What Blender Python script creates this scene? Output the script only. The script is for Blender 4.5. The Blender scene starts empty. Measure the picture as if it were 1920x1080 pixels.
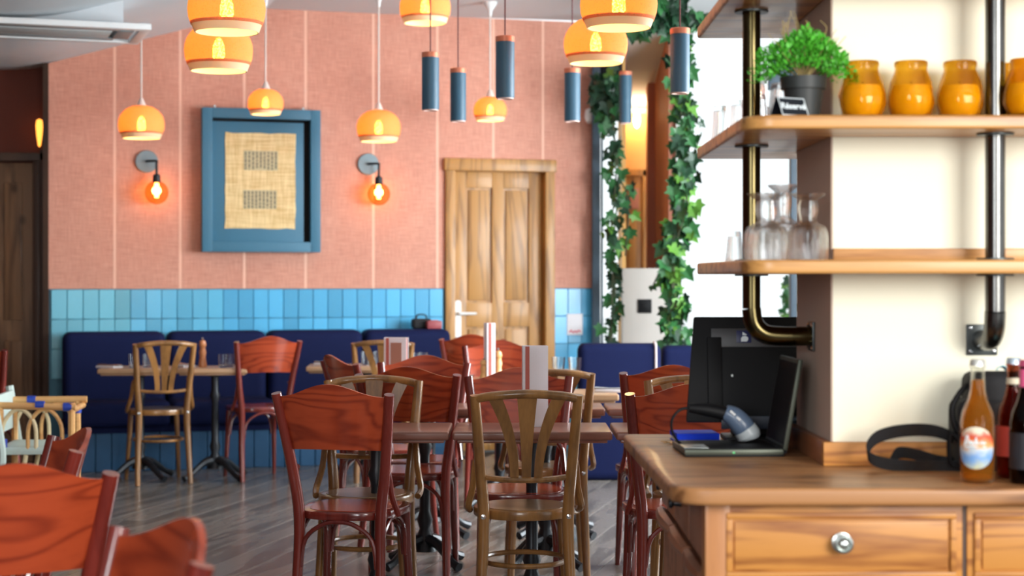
import bpy, bmesh, math, random
from mathutils import Vector, Matrix, noise
R = math.radians
PI = math.pi
scene = bpy.context.scene
col = scene.collection
rnd = random.Random(7)

# ------------------------------------------------------------------ camera
F = 3200.0           # focal length in pixels of the 1920 px wide frame
HY = 520.0           # pixel row of the horizon
EYE = 1.30
cam_d = bpy.data.cameras.new('camera')
cam = bpy.data.objects.new('camera', cam_d)
col.objects.link(cam)
cam.location = (0, 0, EYE)
cam.rotation_euler = (R(90), 0, 0)
cam_d.sensor_width = 36.0
cam_d.lens = 36.0 * F / 1920.0
cam_d.shift_y = (HY - 540.0) / 1920.0
cam_d.clip_start = 0.05
cam_d.clip_end = 200
cam_d.dof.use_dof = True
cam_d.dof.focus_distance = 5.6
cam_d.dof.aperture_fstop = 3.6
scene.camera = cam

# ------------------------------------------------------------------ world, sun, area lights, exposure
world = bpy.data.worlds.new('overcast_sky')
scene.world = world
world.use_nodes = True
bg = world.node_tree.nodes['Background']
bg.inputs[0].default_value = (0.93, 0.97, 1.0, 1)
bg.inputs[1].default_value = 1.25

def area_light(name, loc, target, sx, sy, power, color=(1, 1, 1)):
    d = bpy.data.lights.new(name, 'AREA')
    d.shape = 'RECTANGLE'; d.size = sx; d.size_y = sy; d.energy = power; d.color = color
    o = bpy.data.objects.new(name, d); col.objects.link(o)
    o.location = loc
    o.rotation_euler = (Vector(target) - Vector(loc)).to_track_quat('-Z', 'Y').to_euler()
    return o
area_light('daylight_front_window', (2.6, -0.6, 2.0), (0.9, 4.0, 1.3), 1.8, 1.6, 170, (1.0, 0.97, 0.92))
area_light('daylight_side_window', (3.6, 9.0, 1.7), (-0.2, 10.0, 0.5), 3.6, 1.8, 430, (0.94, 0.97, 1.0))
area_light('daylight_rear_window', (-1.4, -2.2, 1.9), (-0.5, 5.5, 0.7), 1.6, 1.4, 90, (0.95, 0.98, 1.0))

scene.view_settings.view_transform = 'Standard'
scene.view_settings.look = 'None'
scene.view_settings.exposure = 0.2
scene.view_settings.gamma = 1.0
scene.view_settings.use_curve_mapping = False

# ------------------------------------------------------------------ helpers
def at(px, py, y):
    """point at distance y from the camera plane that shows at pixel (px, py)"""
    return Vector(((px - 960.0) / F * y, y, EYE + (HY - py) / F * y))
def xat(px, y): return (px - 960.0) / F * y

WY, WT = 12.8, 0.288            # back wall: y = WY + WT * x
TH = math.atan(WT)
CT, ST = math.cos(TH), math.sin(TH)
def wp(px, py, off=0.0):
    """(u, z) on the plane standing 'off' in front of the back wall"""
    y = (WY - off / CT) / (1 - WT * (px - 960.0) / F)
    p = at(px, py, y)
    return (p.x * CT + (p.y - WY) * ST, p.z)
def wloc(u, off, z):
    return Vector((u * CT + off * ST, WY + u * ST - off * CT, z))

def tag(o, label=None, cat=None, group=None, kind=None):
    if label: o['label'] = label
    if cat: o['category'] = cat
    if group: o['group'] = group
    if kind: o['kind'] = kind
    return o
def empty(name, loc=(0, 0, 0), rz=0.0, parent=None):
    o = bpy.data.objects.new(name, None); col.objects.link(o)
    o.location = loc; o.rotation_euler = (0, 0, rz)
    if parent: o.parent = parent
    return o
def thing(name, label, cat, loc=(0, 0, 0), rz=0.0, group=None):
    return tag(empty(name, loc, rz), label, cat, group)
def copy_tree(o, parent=None):
    c = o.copy(); col.objects.link(c)
    if parent: c.parent = parent
    for ch in [k for k in o.children]: copy_tree(ch, c)
    return c

class MB:
    def __init__(s): s.v = []; s.f = []
    def add(s, vs, fs, M=None):
        b = len(s.v)
        s.v += [(M @ Vector(p)) if M else Vector(p) for p in vs]
        s.f += [tuple(i + b for i in f) for f in fs]
        return s
    def box(s, x0, x1, y0, y1, z0, z1, M=None):
        return s.add([(x0, y0, z0), (x1, y0, z0), (x1, y1, z0), (x0, y1, z0), (x0, y0, z1), (x1, y0, z1), (x1, y1, z1), (x0, y1, z1)],
                     [(0, 3, 2, 1), (4, 5, 6, 7), (0, 1, 5, 4), (1, 2, 6, 5), (2, 3, 7, 6), (3, 0, 4, 7)], M)
    def prism(s, poly, z0, z1, M=None):
        n = len(poly)
        vs = [(p[0], p[1], z0) for p in poly] + [(p[0], p[1], z1) for p in poly]
        fs = [tuple(reversed(range(n))), tuple(range(n, 2 * n))] + [(i, (i + 1) % n, n + (i + 1) % n, n + i) for i in range(n)]
        return s.add(vs, fs, M)
    def lathe(s, prof, n=24, M=None, cap=True):
        vs = []; fs = []
        for r, z in prof:
            for i in range(n):
                a = 2 * PI * i / n; vs.append((r * math.cos(a), r * math.sin(a), z))
        for k in range(len(prof) - 1):
            for i in range(n):
                j = (i + 1) % n
                fs.append((k * n + i, k * n + j, (k + 1) * n + j, (k + 1) * n + i))
        if cap:
            if prof[0][0] > 1e-4: fs.append(tuple(reversed(range(n))))
            if prof[-1][0] > 1e-4: fs.append(tuple(range((len(prof) - 1) * n, len(prof) * n)))
        return s.add(vs, fs, M)
    def tube(s, pts, rad, n=8, closed=False, sub=4, M=None, flat=1.0):
        P = [Vector(p) for p in pts]
        rs = list(rad) if isinstance(rad, (list, tuple)) else [rad] * len(P)
        Q = []; RR = []
        m = len(P)
        if sub > 1 and m > 2:
            segs = m if closed else m - 1
            for i in range(segs):
                if closed: p0, p1, p2, p3 = P[(i - 1) % m], P[i], P[(i + 1) % m], P[(i + 2) % m]
                else: p0, p1, p2, p3 = P[max(i - 1, 0)], P[i], P[i + 1], P[min(i + 2, m - 1)]
                r1, r2 = rs[i], rs[(i + 1) % m]
                for k in range(sub):
                    t = k / sub
                    Q.append(0.5 * ((2 * p1) + (p2 - p0) * t + (2 * p0 - 5 * p1 + 4 * p2 - p3) * t * t + (3 * p1 - p0 - 3 * p2 + p3) * t ** 3))
                    RR.append(r1 + (r2 - r1) * t)
            if not closed: Q.append(P[-1]); RR.append(rs[-1])
        else: Q, RR = P, rs
        N = len(Q); vs = []; fs = []
        up = None
        for i in range(N):
            if closed: t = Q[(i + 1) % N] - Q[i - 1]
            else: t = Q[min(i + 1, N - 1)] - Q[max(i - 1, 0)]
            t.normalize()
            if up is None:
                up = Vector((0, 0, 1)) if abs(t.z) < 0.9 else Vector((0, 1, 0))
            u = (up - t * up.dot(t))
            if u.length < 1e-4: u = Vector((1, 0, 0)) - t * t.x
            u.normalize(); up = u
            w = t.cross(u)
            for k in range(n):
                a = 2 * PI * k / n
                vs.append(Q[i] + (u * math.cos(a) * flat + w * math.sin(a)) * RR[i])
        for i in range(N if closed else N - 1):
            j = (i + 1) % N
            for k in range(n):
                l = (k + 1) % n
                fs.append((i * n + k, i * n + l, j * n + l, j * n + k))
        if not closed:
            fs.append(tuple(reversed(range(n)))); fs.append(tuple(range((N - 1) * n, N * n)))
        return s.add(vs, fs, M)
    def grid(s, nu, nv, fn, thick=None, M=None):
        """surface fn(i/nu, j/nv) -> point; thick: offset vector function for a closed slab"""
        b = len(s.v)
        top = [[Vector(fn(i / nu, j / nv)) for j in range(nv + 1)] for i in range(nu + 1)]
        W = nv + 1
        vs = [p for r in top for p in r]
        fs = [(i * W + j, (i + 1) * W + j, (i + 1) * W + j + 1, i * W + j + 1) for i in range(nu) for j in range(nv)]
        if thick:
            n0 = len(vs)
            vs += [Vector(p) + Vector(thick(i / nu, j / nv)) for i, r in enumerate(top) for j, p in enumerate(r)]
            fs += [(n0 + i * W + j, n0 + i * W + j + 1, n0 + (i + 1) * W + j + 1, n0 + (i + 1) * W + j) for i in range(nu) for j in range(nv)]
            rim = [(i, 0) for i in range(nu)] + [(nu, j) for j in range(nv)] + [(i, nv) for i in range(nu, 0, -1)] + [(0, j) for j in range(nv, 0, -1)]
            for q in range(len(rim)):
                a = rim[q]; c = rim[(q + 1) % len(rim)]
                ia = a[0] * W + a[1]; ic = c[0] * W + c[1]
                fs.append((ic, ia, n0 + ia, n0 + ic))
        return s.add(vs, fs, M)
    def build(s, name, mat, parent=None, bevel=0.0, loc=None, smooth=True, segs=2, angle=38):
        me = bpy.data.meshes.new(name)
        me.from_pydata([tuple(p) for p in s.v], [], s.f)
        if bevel > 0 or True:
            bm = bmesh.new(); bm.from_mesh(me)
            bmesh.ops.recalc_face_normals(bm, faces=bm.faces)
            if bevel > 0:
                es = [e for e in bm.edges if len(e.link_faces) == 2 and e.calc_face_angle(0) > R(30)]
                bmesh.ops.bevel(bm, geom=es, offset=bevel, segments=segs, profile=0.6, affect='EDGES', clamp_overlap=True)
            bm.to_mesh(me); bm.free()
        if smooth:
            me.polygons.foreach_set('use_smooth', [True] * len(me.polygons))
            me.set_sharp_from_angle(angle=R(angle))
        if mat: me.materials.append(mat)
        o = bpy.data.objects.new(name, me); col.objects.link(o)
        if parent: o.parent = parent
        if loc: o.location = loc
        return o
def T(x, y, z): return Matrix.Translation((x, y, z))
def RX(a): return Matrix.Rotation(a, 4, 'X')
def RY(a): return Matrix.Rotation(a, 4, 'Y')
def RZ(a): return Matrix.Rotation(a, 4, 'Z')

# ------------------------------------------------------------------ materials
def new_mat(name):
    m = bpy.data.materials.new(name); m.use_nodes = True
    nt = m.node_tree; b = nt.nodes['Principled BSDF']
    return m, nt, b
def c4(c): return (c[0], c[1], c[2], 1)
def plain(name, c, rough=0.5, metal=0.0, var=0.06, scale=12, bump=0.0, coat=0.0, emit=None, es=0, spec=0.5):
    m, nt, b = new_mat(name)
    b.inputs['Roughness'].default_value = rough
    b.inputs['Metallic'].default_value = metal
    b.inputs['Coat Weight'].default_value = coat
    b.inputs['Specular IOR Level'].default_value = spec
    if emit: b.inputs['Emission Color'].default_value = c4(emit); b.inputs['Emission Strength'].default_value = es
    tc = nt.nodes.new('ShaderNodeTexCoord'); nz = nt.nodes.new('ShaderNodeTexNoise')
    nz.inputs['Scale'].default_value = scale; nz.inputs['Detail'].default_value = 4
    nt.links.new(tc.outputs['Object'], nz.inputs['Vector'])
    mx = nt.nodes.new('ShaderNodeMix'); mx.data_type = 'RGBA'
    mx.inputs[6].default_value = c4([x * (1 - var) for x in c]); mx.inputs[7].default_value = c4([min(1, x * (1 + var)) for x in c])
    nt.links.new(nz.outputs['Fac'], mx.inputs[0]); nt.links.new(mx.outputs[2], b.inputs['Base Color'])
    if bump:
        bp = nt.nodes.new('ShaderNodeBump'); bp.inputs['Strength'].default_value = bump; bp.inputs['Distance'].default_value = 0.003
        nt.links.new(nz.outputs['Fac'], bp.inputs['Height']); nt.links.new(bp.outputs[0], b.inputs['Normal'])
    return m
def wood(name, dark, light, rough=0.35, coat=0.3, axis='X', bands=9.0, dist=5.0, stretch=0.12, knots=0.0, contrast=(0.2, 0.8), spec=0.5, per_object=True, ring=0.28):
    m, nt, b = new_mat(name)
    b.inputs['Roughness'].default_value = rough; b.inputs['Coat Weight'].default_value = coat
    b.inputs['Coat Roughness'].default_value = 0.12; b.inputs['Specular IOR Level'].default_value = spec
    N = nt.nodes.new; L = nt.links.new
    tc = N('ShaderNodeTexCoord'); mp = N('ShaderNodeMapping')
    sc = [1, 1, 1]; sc['XYZ'.index(axis)] = stretch
    mp.inputs['Scale'].default_value = sc
    L(tc.outputs['Object'], mp.inputs['Vector'])
    src = mp.outputs['Vector']
    if per_object:
        oi = N('ShaderNodeObjectInfo'); ml = N('ShaderNodeMath'); ml.operation = 'MULTIPLY'; ml.inputs[1].default_value = 7.3
        L(oi.outputs['Random'], ml.inputs[0])
        va = N('ShaderNodeVectorMath'); va.operation = 'ADD'; L(src, va.inputs[0]); L(ml.outputs[0], va.inputs[1]); src = va.outputs[0]
    n1 = N('ShaderNodeTexNoise'); n1.inputs['Scale'].default_value = bands * 0.55; n1.inputs['Detail'].default_value = 3; n1.inputs['Distortion'].default_value = 0.4
    L(src, n1.inputs['Vector'])
    m1 = N('ShaderNodeMath'); m1.operation = 'MULTIPLY'; m1.inputs[1].default_value = dist * 6.28
    L(n1.outputs['Fac'], m1.inputs[0])
    s1 = N('ShaderNodeMath'); s1.operation = 'SINE'; L(m1.outputs[0], s1.inputs[0])
    n2 = N('ShaderNodeTexNoise'); n2.inputs['Scale'].default_value = bands * 9; n2.inputs['Detail'].default_value = 5
    L(src, n2.inputs['Vector'])
    h1 = N('ShaderNodeMath'); h1.operation = 'MULTIPLY_ADD'; h1.inputs[1].default_value = 0.5; h1.inputs[2].default_value = 0.5
    L(s1.outputs[0], h1.inputs[0])
    h2 = N('ShaderNodeMath'); h2.operation = 'POWER'; h2.inputs[1].default_value = 2.6
    L(h1.outputs[0], h2.inputs[0])
    a1 = N('ShaderNodeMath'); a1.operation = 'MULTIPLY_ADD'; a1.inputs[1].default_value = -1.5 * ring; a1.inputs[2].default_value = 0.25 + ring
    L(h2.outputs[0], a1.inputs[0])
    a2 = N('ShaderNodeMath'); a2.operation = 'MULTIPLY_ADD'; a2.inputs[1].default_value = 0.5
    L(n2.outputs['Fac'], a2.inputs[0]); L(a1.outputs[0], a2.inputs[2])
    cr = N('ShaderNodeValToRGB'); cr.color_ramp.elements[0].position = contrast[0]; cr.color_ramp.elements[1].position = contrast[1]
    cr.color_ramp.elements[0].color = c4(dark); cr.color_ramp.elements[1].color = c4(light)
    L(a2.outputs[0], cr.inputs[0]); out = cr.outputs[0]
    if knots:
        vo = N('ShaderNodeTexVoronoi'); vo.inputs['Scale'].default_value = knots
        mp2 = N('ShaderNodeMapping'); s2 = [1, 1, 1]; s2['XYZ'.index(axis)] = 0.6; mp2.inputs['Scale'].default_value = s2
        L(tc.outputs['Object'], mp2.inputs['Vector']); L(mp2.outputs[0], vo.inputs['Vector'])
        kr = N('ShaderNodeValToRGB'); kr.color_ramp.elements[0].position = 0.05; kr.color_ramp.elements[1].position = 0.13
        kr.color_ramp.elements[0].color = (0.25, 0.22, 0.2, 1); kr.color_ramp.elements[1].color = (1, 1, 1, 1)
        L(vo.outputs['Distance'], kr.inputs[0])
        mk = N('ShaderNodeMix'); mk.data_type = 'RGBA'; mk.blend_type = 'MULTIPLY'; mk.inputs[0].default_value = 0.85
        L(out, mk.inputs[6]); L(kr.outputs[0], mk.inputs[7]); out = mk.outputs[2]
    L(out, b.inputs['Base Color'])
    bp = N('ShaderNodeBump'); bp.inputs['Strength'].default_value = 0.08; bp.inputs['Distance'].default_value = 0.002
    L(a2.outputs[0], bp.inputs['Height']); L(bp.outputs[0], b.inputs['Normal'])
    return m
def glass(name, c=(1, 1, 1), rough=0.02, ior=1.3, spec=0.5, alpha_mix=0.0):
    m, nt, b = new_mat(name)
    b.inputs['Base Color'].default_value = c4(c); b.inputs['Transmission Weight'].default_value = 1.0
    b.inputs['Roughness'].default_value = rough; b.inputs['IOR'].default_value = ior
    if alpha_mix:
        N = nt.nodes.new; L = nt.links.new
        tr = N('ShaderNodeBsdfTransparent'); tr.inputs[0].default_value = c4(c)
        mx = N('ShaderNodeMixShader'); mx.inputs[0].default_value = alpha_mix
        out = nt.nodes['Material Output']; L(b.outputs[0], mx.inputs[1]); L(tr.outputs[0], mx.inputs[2]); L(mx.outputs[0], out.inputs[0])
    return m

M = {}
M['red_slat'] = wood('mahogany_slat', (0.16, 0.015, 0.007), (0.45, 0.066, 0.021), 0.24, 0.35, 'X', 6.0, 18.0, 0.13, contrast=(0.0, 0.85), ring=0.34)
M['red_wood'] = wood('mahogany_frame', (0.10, 0.011, 0.008), (0.20, 0.026, 0.017), 0.2, 0.6, 'Z', 14, 2.0, 0.1)
M['brown_wood'] = wood('walnut_frame', (0.15, 0.065, 0.018), (0.38, 0.18, 0.052), 0.28, 0.4, 'Z', 12, 2.5, 0.15)
M['dark_slat'] = wood('dark_mahogany', (0.045, 0.010, 0.006), (0.17, 0.033, 0.016), 0.25, 0.4, 'X', 10.0, 5.0, 0.3)
M['table_wood'] = wood('table_wood', (0.15, 0.060, 0.040), (0.26, 0.11, 0.075), 0.34, 0.2, 'X', 8, 2.0, 0.1)
M['table_oak'] = wood('pale_table_wood', (0.36, 0.20, 0.10), (0.55, 0.33, 0.18), 0.4, 0.2, 'X', 8, 2.0, 0.1)
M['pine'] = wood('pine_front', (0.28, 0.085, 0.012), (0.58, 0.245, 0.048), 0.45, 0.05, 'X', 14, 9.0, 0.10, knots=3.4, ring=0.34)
M['pine_side_shaded'] = wood('pine_side_shaded', (0.17, 0.055, 0.022), (0.33, 0.125, 0.055), 0.42, 0.2, 'Y', 16, 3.0, 0.10, ring=0.34)  # darker copy of the front pine, shade of the counter side in the colour
M['pine_v'] = wood('pine_post', (0.28, 0.085, 0.018), (0.48, 0.19, 0.05), 0.45, 0.1, 'Z', 16, 3.0, 0.1)
M['top_pine'] = wood('pine_worktop', (0.17, 0.065, 0.022), (0.43, 0.20, 0.075), 0.42, 0.05, 'X', 11, 9, 0.12, knots=2.4, ring=0.36)
M['shelf_pine'] = wood('pine_shelf', (0.30, 0.115, 0.028), (0.64, 0.32, 0.095), 0.38, 0.15, 'X', 26, 3.0, 0.06, ring=0.34)
M['door_pine'] = wood('door_pine', (0.24, 0.105, 0.022), (0.46, 0.225, 0.055), 0.45, 0.1, 'Z', 8, 8.0, 0.1, knots=4.2, ring=0.32)
M['old_door'] = wood('old_door_wood', (0.10, 0.05, 0.025), (0.22, 0.115, 0.055), 0.55, 0.1, 'Z', 9, 4.0, 0.1, knots=4, ring=0.34)
M['old_frame'] = wood('dark_door_frame', (0.03, 0.015, 0.009), (0.07, 0.035, 0.02), 0.5, 0.1, 'Z', 7, 2.0, 0.1)
M['floor'] = wood('floor_wood', (0.11, 0.100, 0.090), (0.24, 0.215, 0.195), 0.26, 0.15, 'Y', 9, 3.5, 0.12, ring=0.32)
M['floor_base'] = plain('floor_joint', (0.03, 0.028, 0.026), 0.8)
M['ceiling'] = plain('ceiling_paint', (0.62, 0.66, 0.69), 0.8, var=0.03, scale=2)
M['wall_paint'] = plain('plaster', (0.55, 0.26, 0.20), 0.8)
M['recess_wall'] = plain('shaded_red_wall', (0.17, 0.045, 0.028), 0.8, scale=3)  # deep red made darker still, the shade of the recess is in the colour
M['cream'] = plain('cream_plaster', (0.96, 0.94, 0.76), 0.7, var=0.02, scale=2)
M['cream_shade'] = plain('shaded_cream_plaster', (0.54, 0.42, 0.34), 0.75, var=0.03, scale=2)  # shaded copy of the cream plaster, side shade put into the colour
M['greige'] = plain('greige_panel', (0.50, 0.46, 0.42), 0.6, var=0.03)
M['orange_wall'] = plain('orange_wall', (0.70, 0.38, 0.12), 0.7, var=0.05)
M['brown_wall'] = plain('terracotta_wall', (0.50, 0.20, 0.13), 0.7, var=0.05)
M['navy'] = plain('navy_upholstery', (0.0035, 0.008, 0.050), 0.8, var=0.15, scale=60, bump=0.15, spec=0.2)
M['piping'] = plain('pale_piping', (0.6, 0.5, 0.5), 0.6)
M['plinth'] = plain('blue_plinth_paint', (0.02, 0.10, 0.22), 0.5, var=0.1)
M['frame_blue'] = plain('blue_frame_paint', (0.045, 0.17, 0.27), 0.5, var=0.05, scale=4)
M['black'] = plain('black_plastic', (0.004, 0.004, 0.005), 0.55, var=0.05, spec=0.2)
M['black_matt'] = plain('black_fabric', (0.012, 0.012, 0.014), 0.8, var=0.2, scale=80, bump=0.3)
M['iron'] = plain('cast_iron', (0.018, 0.022, 0.028), 0.35, metal=0.3, var=0.1)
M['pipe'] = plain('yellow_sheen_steel_pipe', (0.085, 0.068, 0.030), 0.2, metal=1.0, var=0.25, scale=25)  # yellow reflection on the left pipe put into its base colour
M['pipe_grey'] = plain('bare_steel_pipe', (0.13, 0.13, 0.125), 0.24, metal=1.0, var=0.25, scale=25)
M['plate'] = plain('dark_steel_plate', (0.07, 0.08, 0.08), 0.4, metal=0.7)
M['chrome'] = plain('chrome', (0.75, 0.78, 0.80), 0.15, metal=1.0)
M['pewter'] = plain('pewter', (0.50, 0.54, 0.52), 0.3, metal=0.9)
M['white'] = plain('white_plastic', (0.80, 0.82, 0.82), 0.4)
M['white_card'] = plain('white_card', (0.95, 0.93, 0.96), 0.6)
M['red_card'] = plain('red_card', (0.50, 0.12, 0.09), 0.6)
M['cord_white'] = plain('white_cord', (0.75, 0.66, 0.60), 0.6)
M['cord_red'] = plain('dark_red_cord', (0.14, 0.03, 0.03), 0.6)
M['teal_cyl'] = plain('blue_grey_lacquer', (0.035, 0.105, 0.165), 0.42, var=0.06)
M['copper'] = plain('copper_ring', (0.68, 0.22, 0.12), 0.35, metal=0.4)
M['window_frame'] = plain('slate_frame', (0.05, 0.085, 0.12), 0.5)
M['sage'] = plain('pale_canvas', (0.55, 0.66, 0.62), 0.6, var=0.1, scale=30)
M['bamboo'] = wood('bamboo', (0.50, 0.22, 0.07), (0.75, 0.42, 0.16), 0.4, 0.2, 'X', 12, 2.0, 0.1)
M['rattan_pale'] = wood('pale_rattan', (0.55, 0.42, 0.22), (0.75, 0.62, 0.38), 0.45, 0.2, 'Z', 12, 2.0, 0.1)
M['blue_tie'] = plain('blue_binding', (0.02, 0.06, 0.42), 0.5)
M['pot'] = plain('black_pot', (0.022, 0.026, 0.026), 0.5)
M['mill'] = wood('mill_wood', (0.60, 0.28, 0.08), (0.85, 0.50, 0.20), 0.35, 0.3, 'Z', 10, 2, 0.2)
M['mill_red'] = wood('reddish_mill_wood', (0.40, 0.13, 0.04), (0.65, 0.25, 0.09), 0.35, 0.3, 'Z', 10, 2, 0.2)
M['leaf_dark'] = plain('ivy_leaf_dark', (0.012, 0.050, 0.022), 0.4, var=0.4, scale=8)
M['leaf_mid'] = plain('ivy_leaf_green', (0.030, 0.14, 0.040), 0.4, var=0.4, scale=8)
M['leaf_light'] = plain('ivy_leaf_light', (0.12, 0.30, 0.045), 0.4, var=0.3, scale=8)
M['stem'] = plain('ivy_stem', (0.06, 0.07, 0.03), 0.7)
M['herb'] = plain('herb_leaf', (0.085, 0.46, 0.03), 0.45, var=0.6, scale=40)
M['twig'] = plain('dry_twig', (0.40, 0.30, 0.12), 0.7)
M['glass'] = glass('clear_glass', (1.0, 1.0, 1.0), 0.0, 1.28, alpha_mix=0.45)
M['pane'] = glass('window_pane', (0.98, 1, 1), 0.0, 1.02, alpha_mix=0.93)
M['beer_glass'] = glass('clear_bottle_glass', (1.0, 1.0, 0.97), 0.0, 1.15, alpha_mix=0.5)
M['bulb_glass'] = glass('smoky_amber_glass', (0.80, 0.56, 0.34), 0.02, 1.12, alpha_mix=0.6)
def milky(m, c, f):
    nt = m.node_tree; out = nt.nodes['Material Output']; src = out.inputs[0].links[0].from_socket
    t_ = nt.nodes.new('ShaderNodeBsdfTranslucent'); t_.inputs[0].default_value = c4(c)
    d_ = nt.nodes.new('ShaderNodeBsdfDiffuse'); d_.inputs[0].default_value = c4(c)
    a_ = nt.nodes.new('ShaderNodeMixShader'); nt.links.new(t_.outputs[0], a_.inputs[1]); nt.links.new(d_.outputs[0], a_.inputs[2])
    b_ = nt.nodes.new('ShaderNodeMixShader'); b_.inputs[0].default_value = f
    nt.links.new(src, b_.inputs[1]); nt.links.new(a_.outputs[0], b_.inputs[2]); nt.links.new(b_.outputs[0], out.inputs[0])
M['liquid'] = glass('amber_drink', (1.0, 0.60, 0.14), 0.02, 1.1, alpha_mix=0.7)
M['liquid_red'] = glass('red_drink', (0.72, 0.12, 0.05), 0.02, 1.2, alpha_mix=0.3)
milky(M['white_card'], (.95, .93, .97), .45); milky(M['liquid'], (1.0, .42, .05), .18); milky(M['liquid_red'], (.75, .12, .04), .2)
M['red_glass'] = glass('brown_red_glass', (0.60, 0.28, 0.18), 0.02, 1.25, alpha_mix=0.3)
M['water'] = glass('water_glass', (0.97, 1.0, 1.0), 0.0, 1.45, alpha_mix=0.05)
M['paving'] = plain('pale_paving', (0.75, 0.75, 0.74), 0.9)

def mat_wallpaper():
    m, nt, b = new_mat('woven_pink_wallpaper')
    N = nt.nodes.new; L = nt.links.new
    tc = N('ShaderNodeTexCoord')
    def nz(sc, scale):
        mp = N('ShaderNodeMapping'); mp.inputs['Scale'].default_value = sc
        L(tc.outputs['Object'], mp.inputs['Vector'])
        n = N('ShaderNodeTexNoise'); n.inputs['Scale'].default_value = scale; n.inputs['Detail'].default_value = 4
        L(mp.outputs[0], n.inputs['Vector']); return n
    a = nz((1, 1, 14), 9); c = nz((14, 1, 1), 9); d = nz((1, 1, 1), 2.2)
    s = N('ShaderNodeMath'); s.operation = 'ADD'; L(a.outputs['Fac'], s.inputs[0]); L(c.outputs['Fac'], s.inputs[1])
    s2 = N('ShaderNodeMath'); s2.operation = 'MULTIPLY_ADD'; s2.inputs[1].default_value = 0.6; L(d.outputs['Fac'], s2.inputs[0]); L(s.outputs[0], s2.inputs[2])
    cr = N('ShaderNodeValToRGB'); cr.color_ramp.elements[0].position = 0.75 ; cr.color_ramp.elements[1].position = 1.0
    mr = N('ShaderNodeMapRange'); mr.inputs['From Min'].default_value = 0.9; mr.inputs['From Max'].default_value = 1.7
    L(s2.outputs[0], mr.inputs[0])
    cr.color_ramp.elements[0].position = 0; cr.color_ramp.elements[0].color = (0.49, 0.20, 0.14, 1)
    cr.color_ramp.elements[1].color = (0.72, 0.36, 0.26, 1)
    L(mr.outputs[0], cr.inputs[0]); L(cr.outputs[0], b.inputs['Base Color']); b.inputs['Roughness'].default_value = 0.7
    bp = N('ShaderNodeBump'); bp.inputs['Strength'].default_value = 0.2; bp.inputs['Distance'].default_value = 0.002
    L(s.outputs[0], bp.inputs['Height']); L(bp.outputs[0], b.inputs['Normal'])
    return m
M['wallpaper'] = mat_wallpaper()
M['seam'] = plain('wallpaper_seam', (0.82, 0.49, 0.37), 0.7)
def mat_tile(name, c):
    m, nt, b = new_mat(name)
    N = nt.nodes.new; L = nt.links.new
    oi = N('ShaderNodeObjectInfo'); cr = N('ShaderNodeValToRGB')
    cr.color_ramp.elements[0].color = c4([x * 0.82 for x in c]); cr.color_ramp.elements[1].color = c4([min(1, x * 1.18) for x in c])
    L(oi.outputs['Random'], cr.inputs[0]); L(cr.outputs[0], b.inputs['Base Color'])
    b.inputs['Roughness'].default_value = 0.22
    return m
M['tile'] = mat_tile('glazed_blue_tile', (0.09, 0.42, 0.70))
M['tile_teal'] = mat_tile('glazed_teal_tile', (0.13, 0.46, 0.60))
M['tile_mid'] = mat_tile('glazed_sky_tile', (0.11, 0.45, 0.68))
M['grout'] = plain('tile_grout', (0.10, 0.25, 0.34), 0.8)

def mat_shade():
    m, nt, b = new_mat('knitted_orange_shade')
    N = nt.nodes.new; L = nt.links.new
    tc = N('ShaderNodeTexCoord'); n = N('ShaderNodeTexNoise'); n.inputs['Scale'].default_value = 130; n.inputs['Detail'].default_value = 3
    L(tc.outputs['Object'], n.inputs['Vector'])
    cr = N('ShaderNodeValToRGB'); cr.color_ramp.elements[0].position = 0.35; cr.color_ramp.elements[1].position = 0.6
    cr.color_ramp.elements[0].color = (0.70, 0.26, 0.11, 1); cr.color_ramp.elements[1].color = (0.92, 0.46, 0.22, 1)
    L(n.outputs['Fac'], cr.inputs[0])
    b.inputs['Roughness'].default_value = 0.8; L(cr.outputs[0], b.inputs['Base Color'])
    tl = N('ShaderNodeBsdfTranslucent'); tl.inputs[0].default_value = (1.0, 0.27, 0.045, 1)
    tp = N('ShaderNodeBsdfTransparent'); tp.inputs[0].default_value = (1, 0.50, 0.12, 1)
    m1 = N('ShaderNodeMixShader'); m1.inputs[0].default_value = 0.42
    L(b.outputs[0], m1.inputs[1]); L(tl.outputs[0], m1.inputs[2])
    m2 = N('ShaderNodeMixShader')
    mr = N('ShaderNodeMapRange'); mr.inputs['From Min'].default_value = 0.42; mr.inputs['From Max'].default_value = 0.75
    mr.inputs['To Min'].default_value = 0.03; mr.inputs['To Max'].default_value = 0.42
    L(n.outputs['Fac'], mr.inputs[0]); L(mr.outputs[0], m2.inputs[0])
    L(m1.outputs[0], m2.inputs[1]); L(tp.outputs[0], m2.inputs[2])
    L(m2.outputs[0], nt.nodes['Material Output'].inputs[0])
    return m
M['shade'] = mat_shade()
M['rim'] = plain('peach_shade_rim', (0.98, 0.80, 0.52), 0.7)
_nt = M['rim'].node_tree; _tl = _nt.nodes.new('ShaderNodeBsdfTranslucent'); _tl.inputs[0].default_value = (1, .75, .42, 1)
_mx = _nt.nodes.new('ShaderNodeMixShader'); _mx.inputs[0].default_value = .2
_nt.links.new(_nt.nodes['Principled BSDF'].outputs[0], _mx.inputs[1]); _nt.links.new(_tl.outputs[0], _mx.inputs[2]); _nt.links.new(_mx.outputs[0], _nt.nodes['Material Output'].inputs[0])
M['bulb'] = plain('warm_bulb', (1, 0.8, 0.4), 0.5, emit=(1.0, 0.74, 0.32), es=40)
M['filament'] = plain('glowing_filament', (1, 0.7, 0.3), 0.5, emit=(1.0, 0.55, 0.16), es=14)

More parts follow.
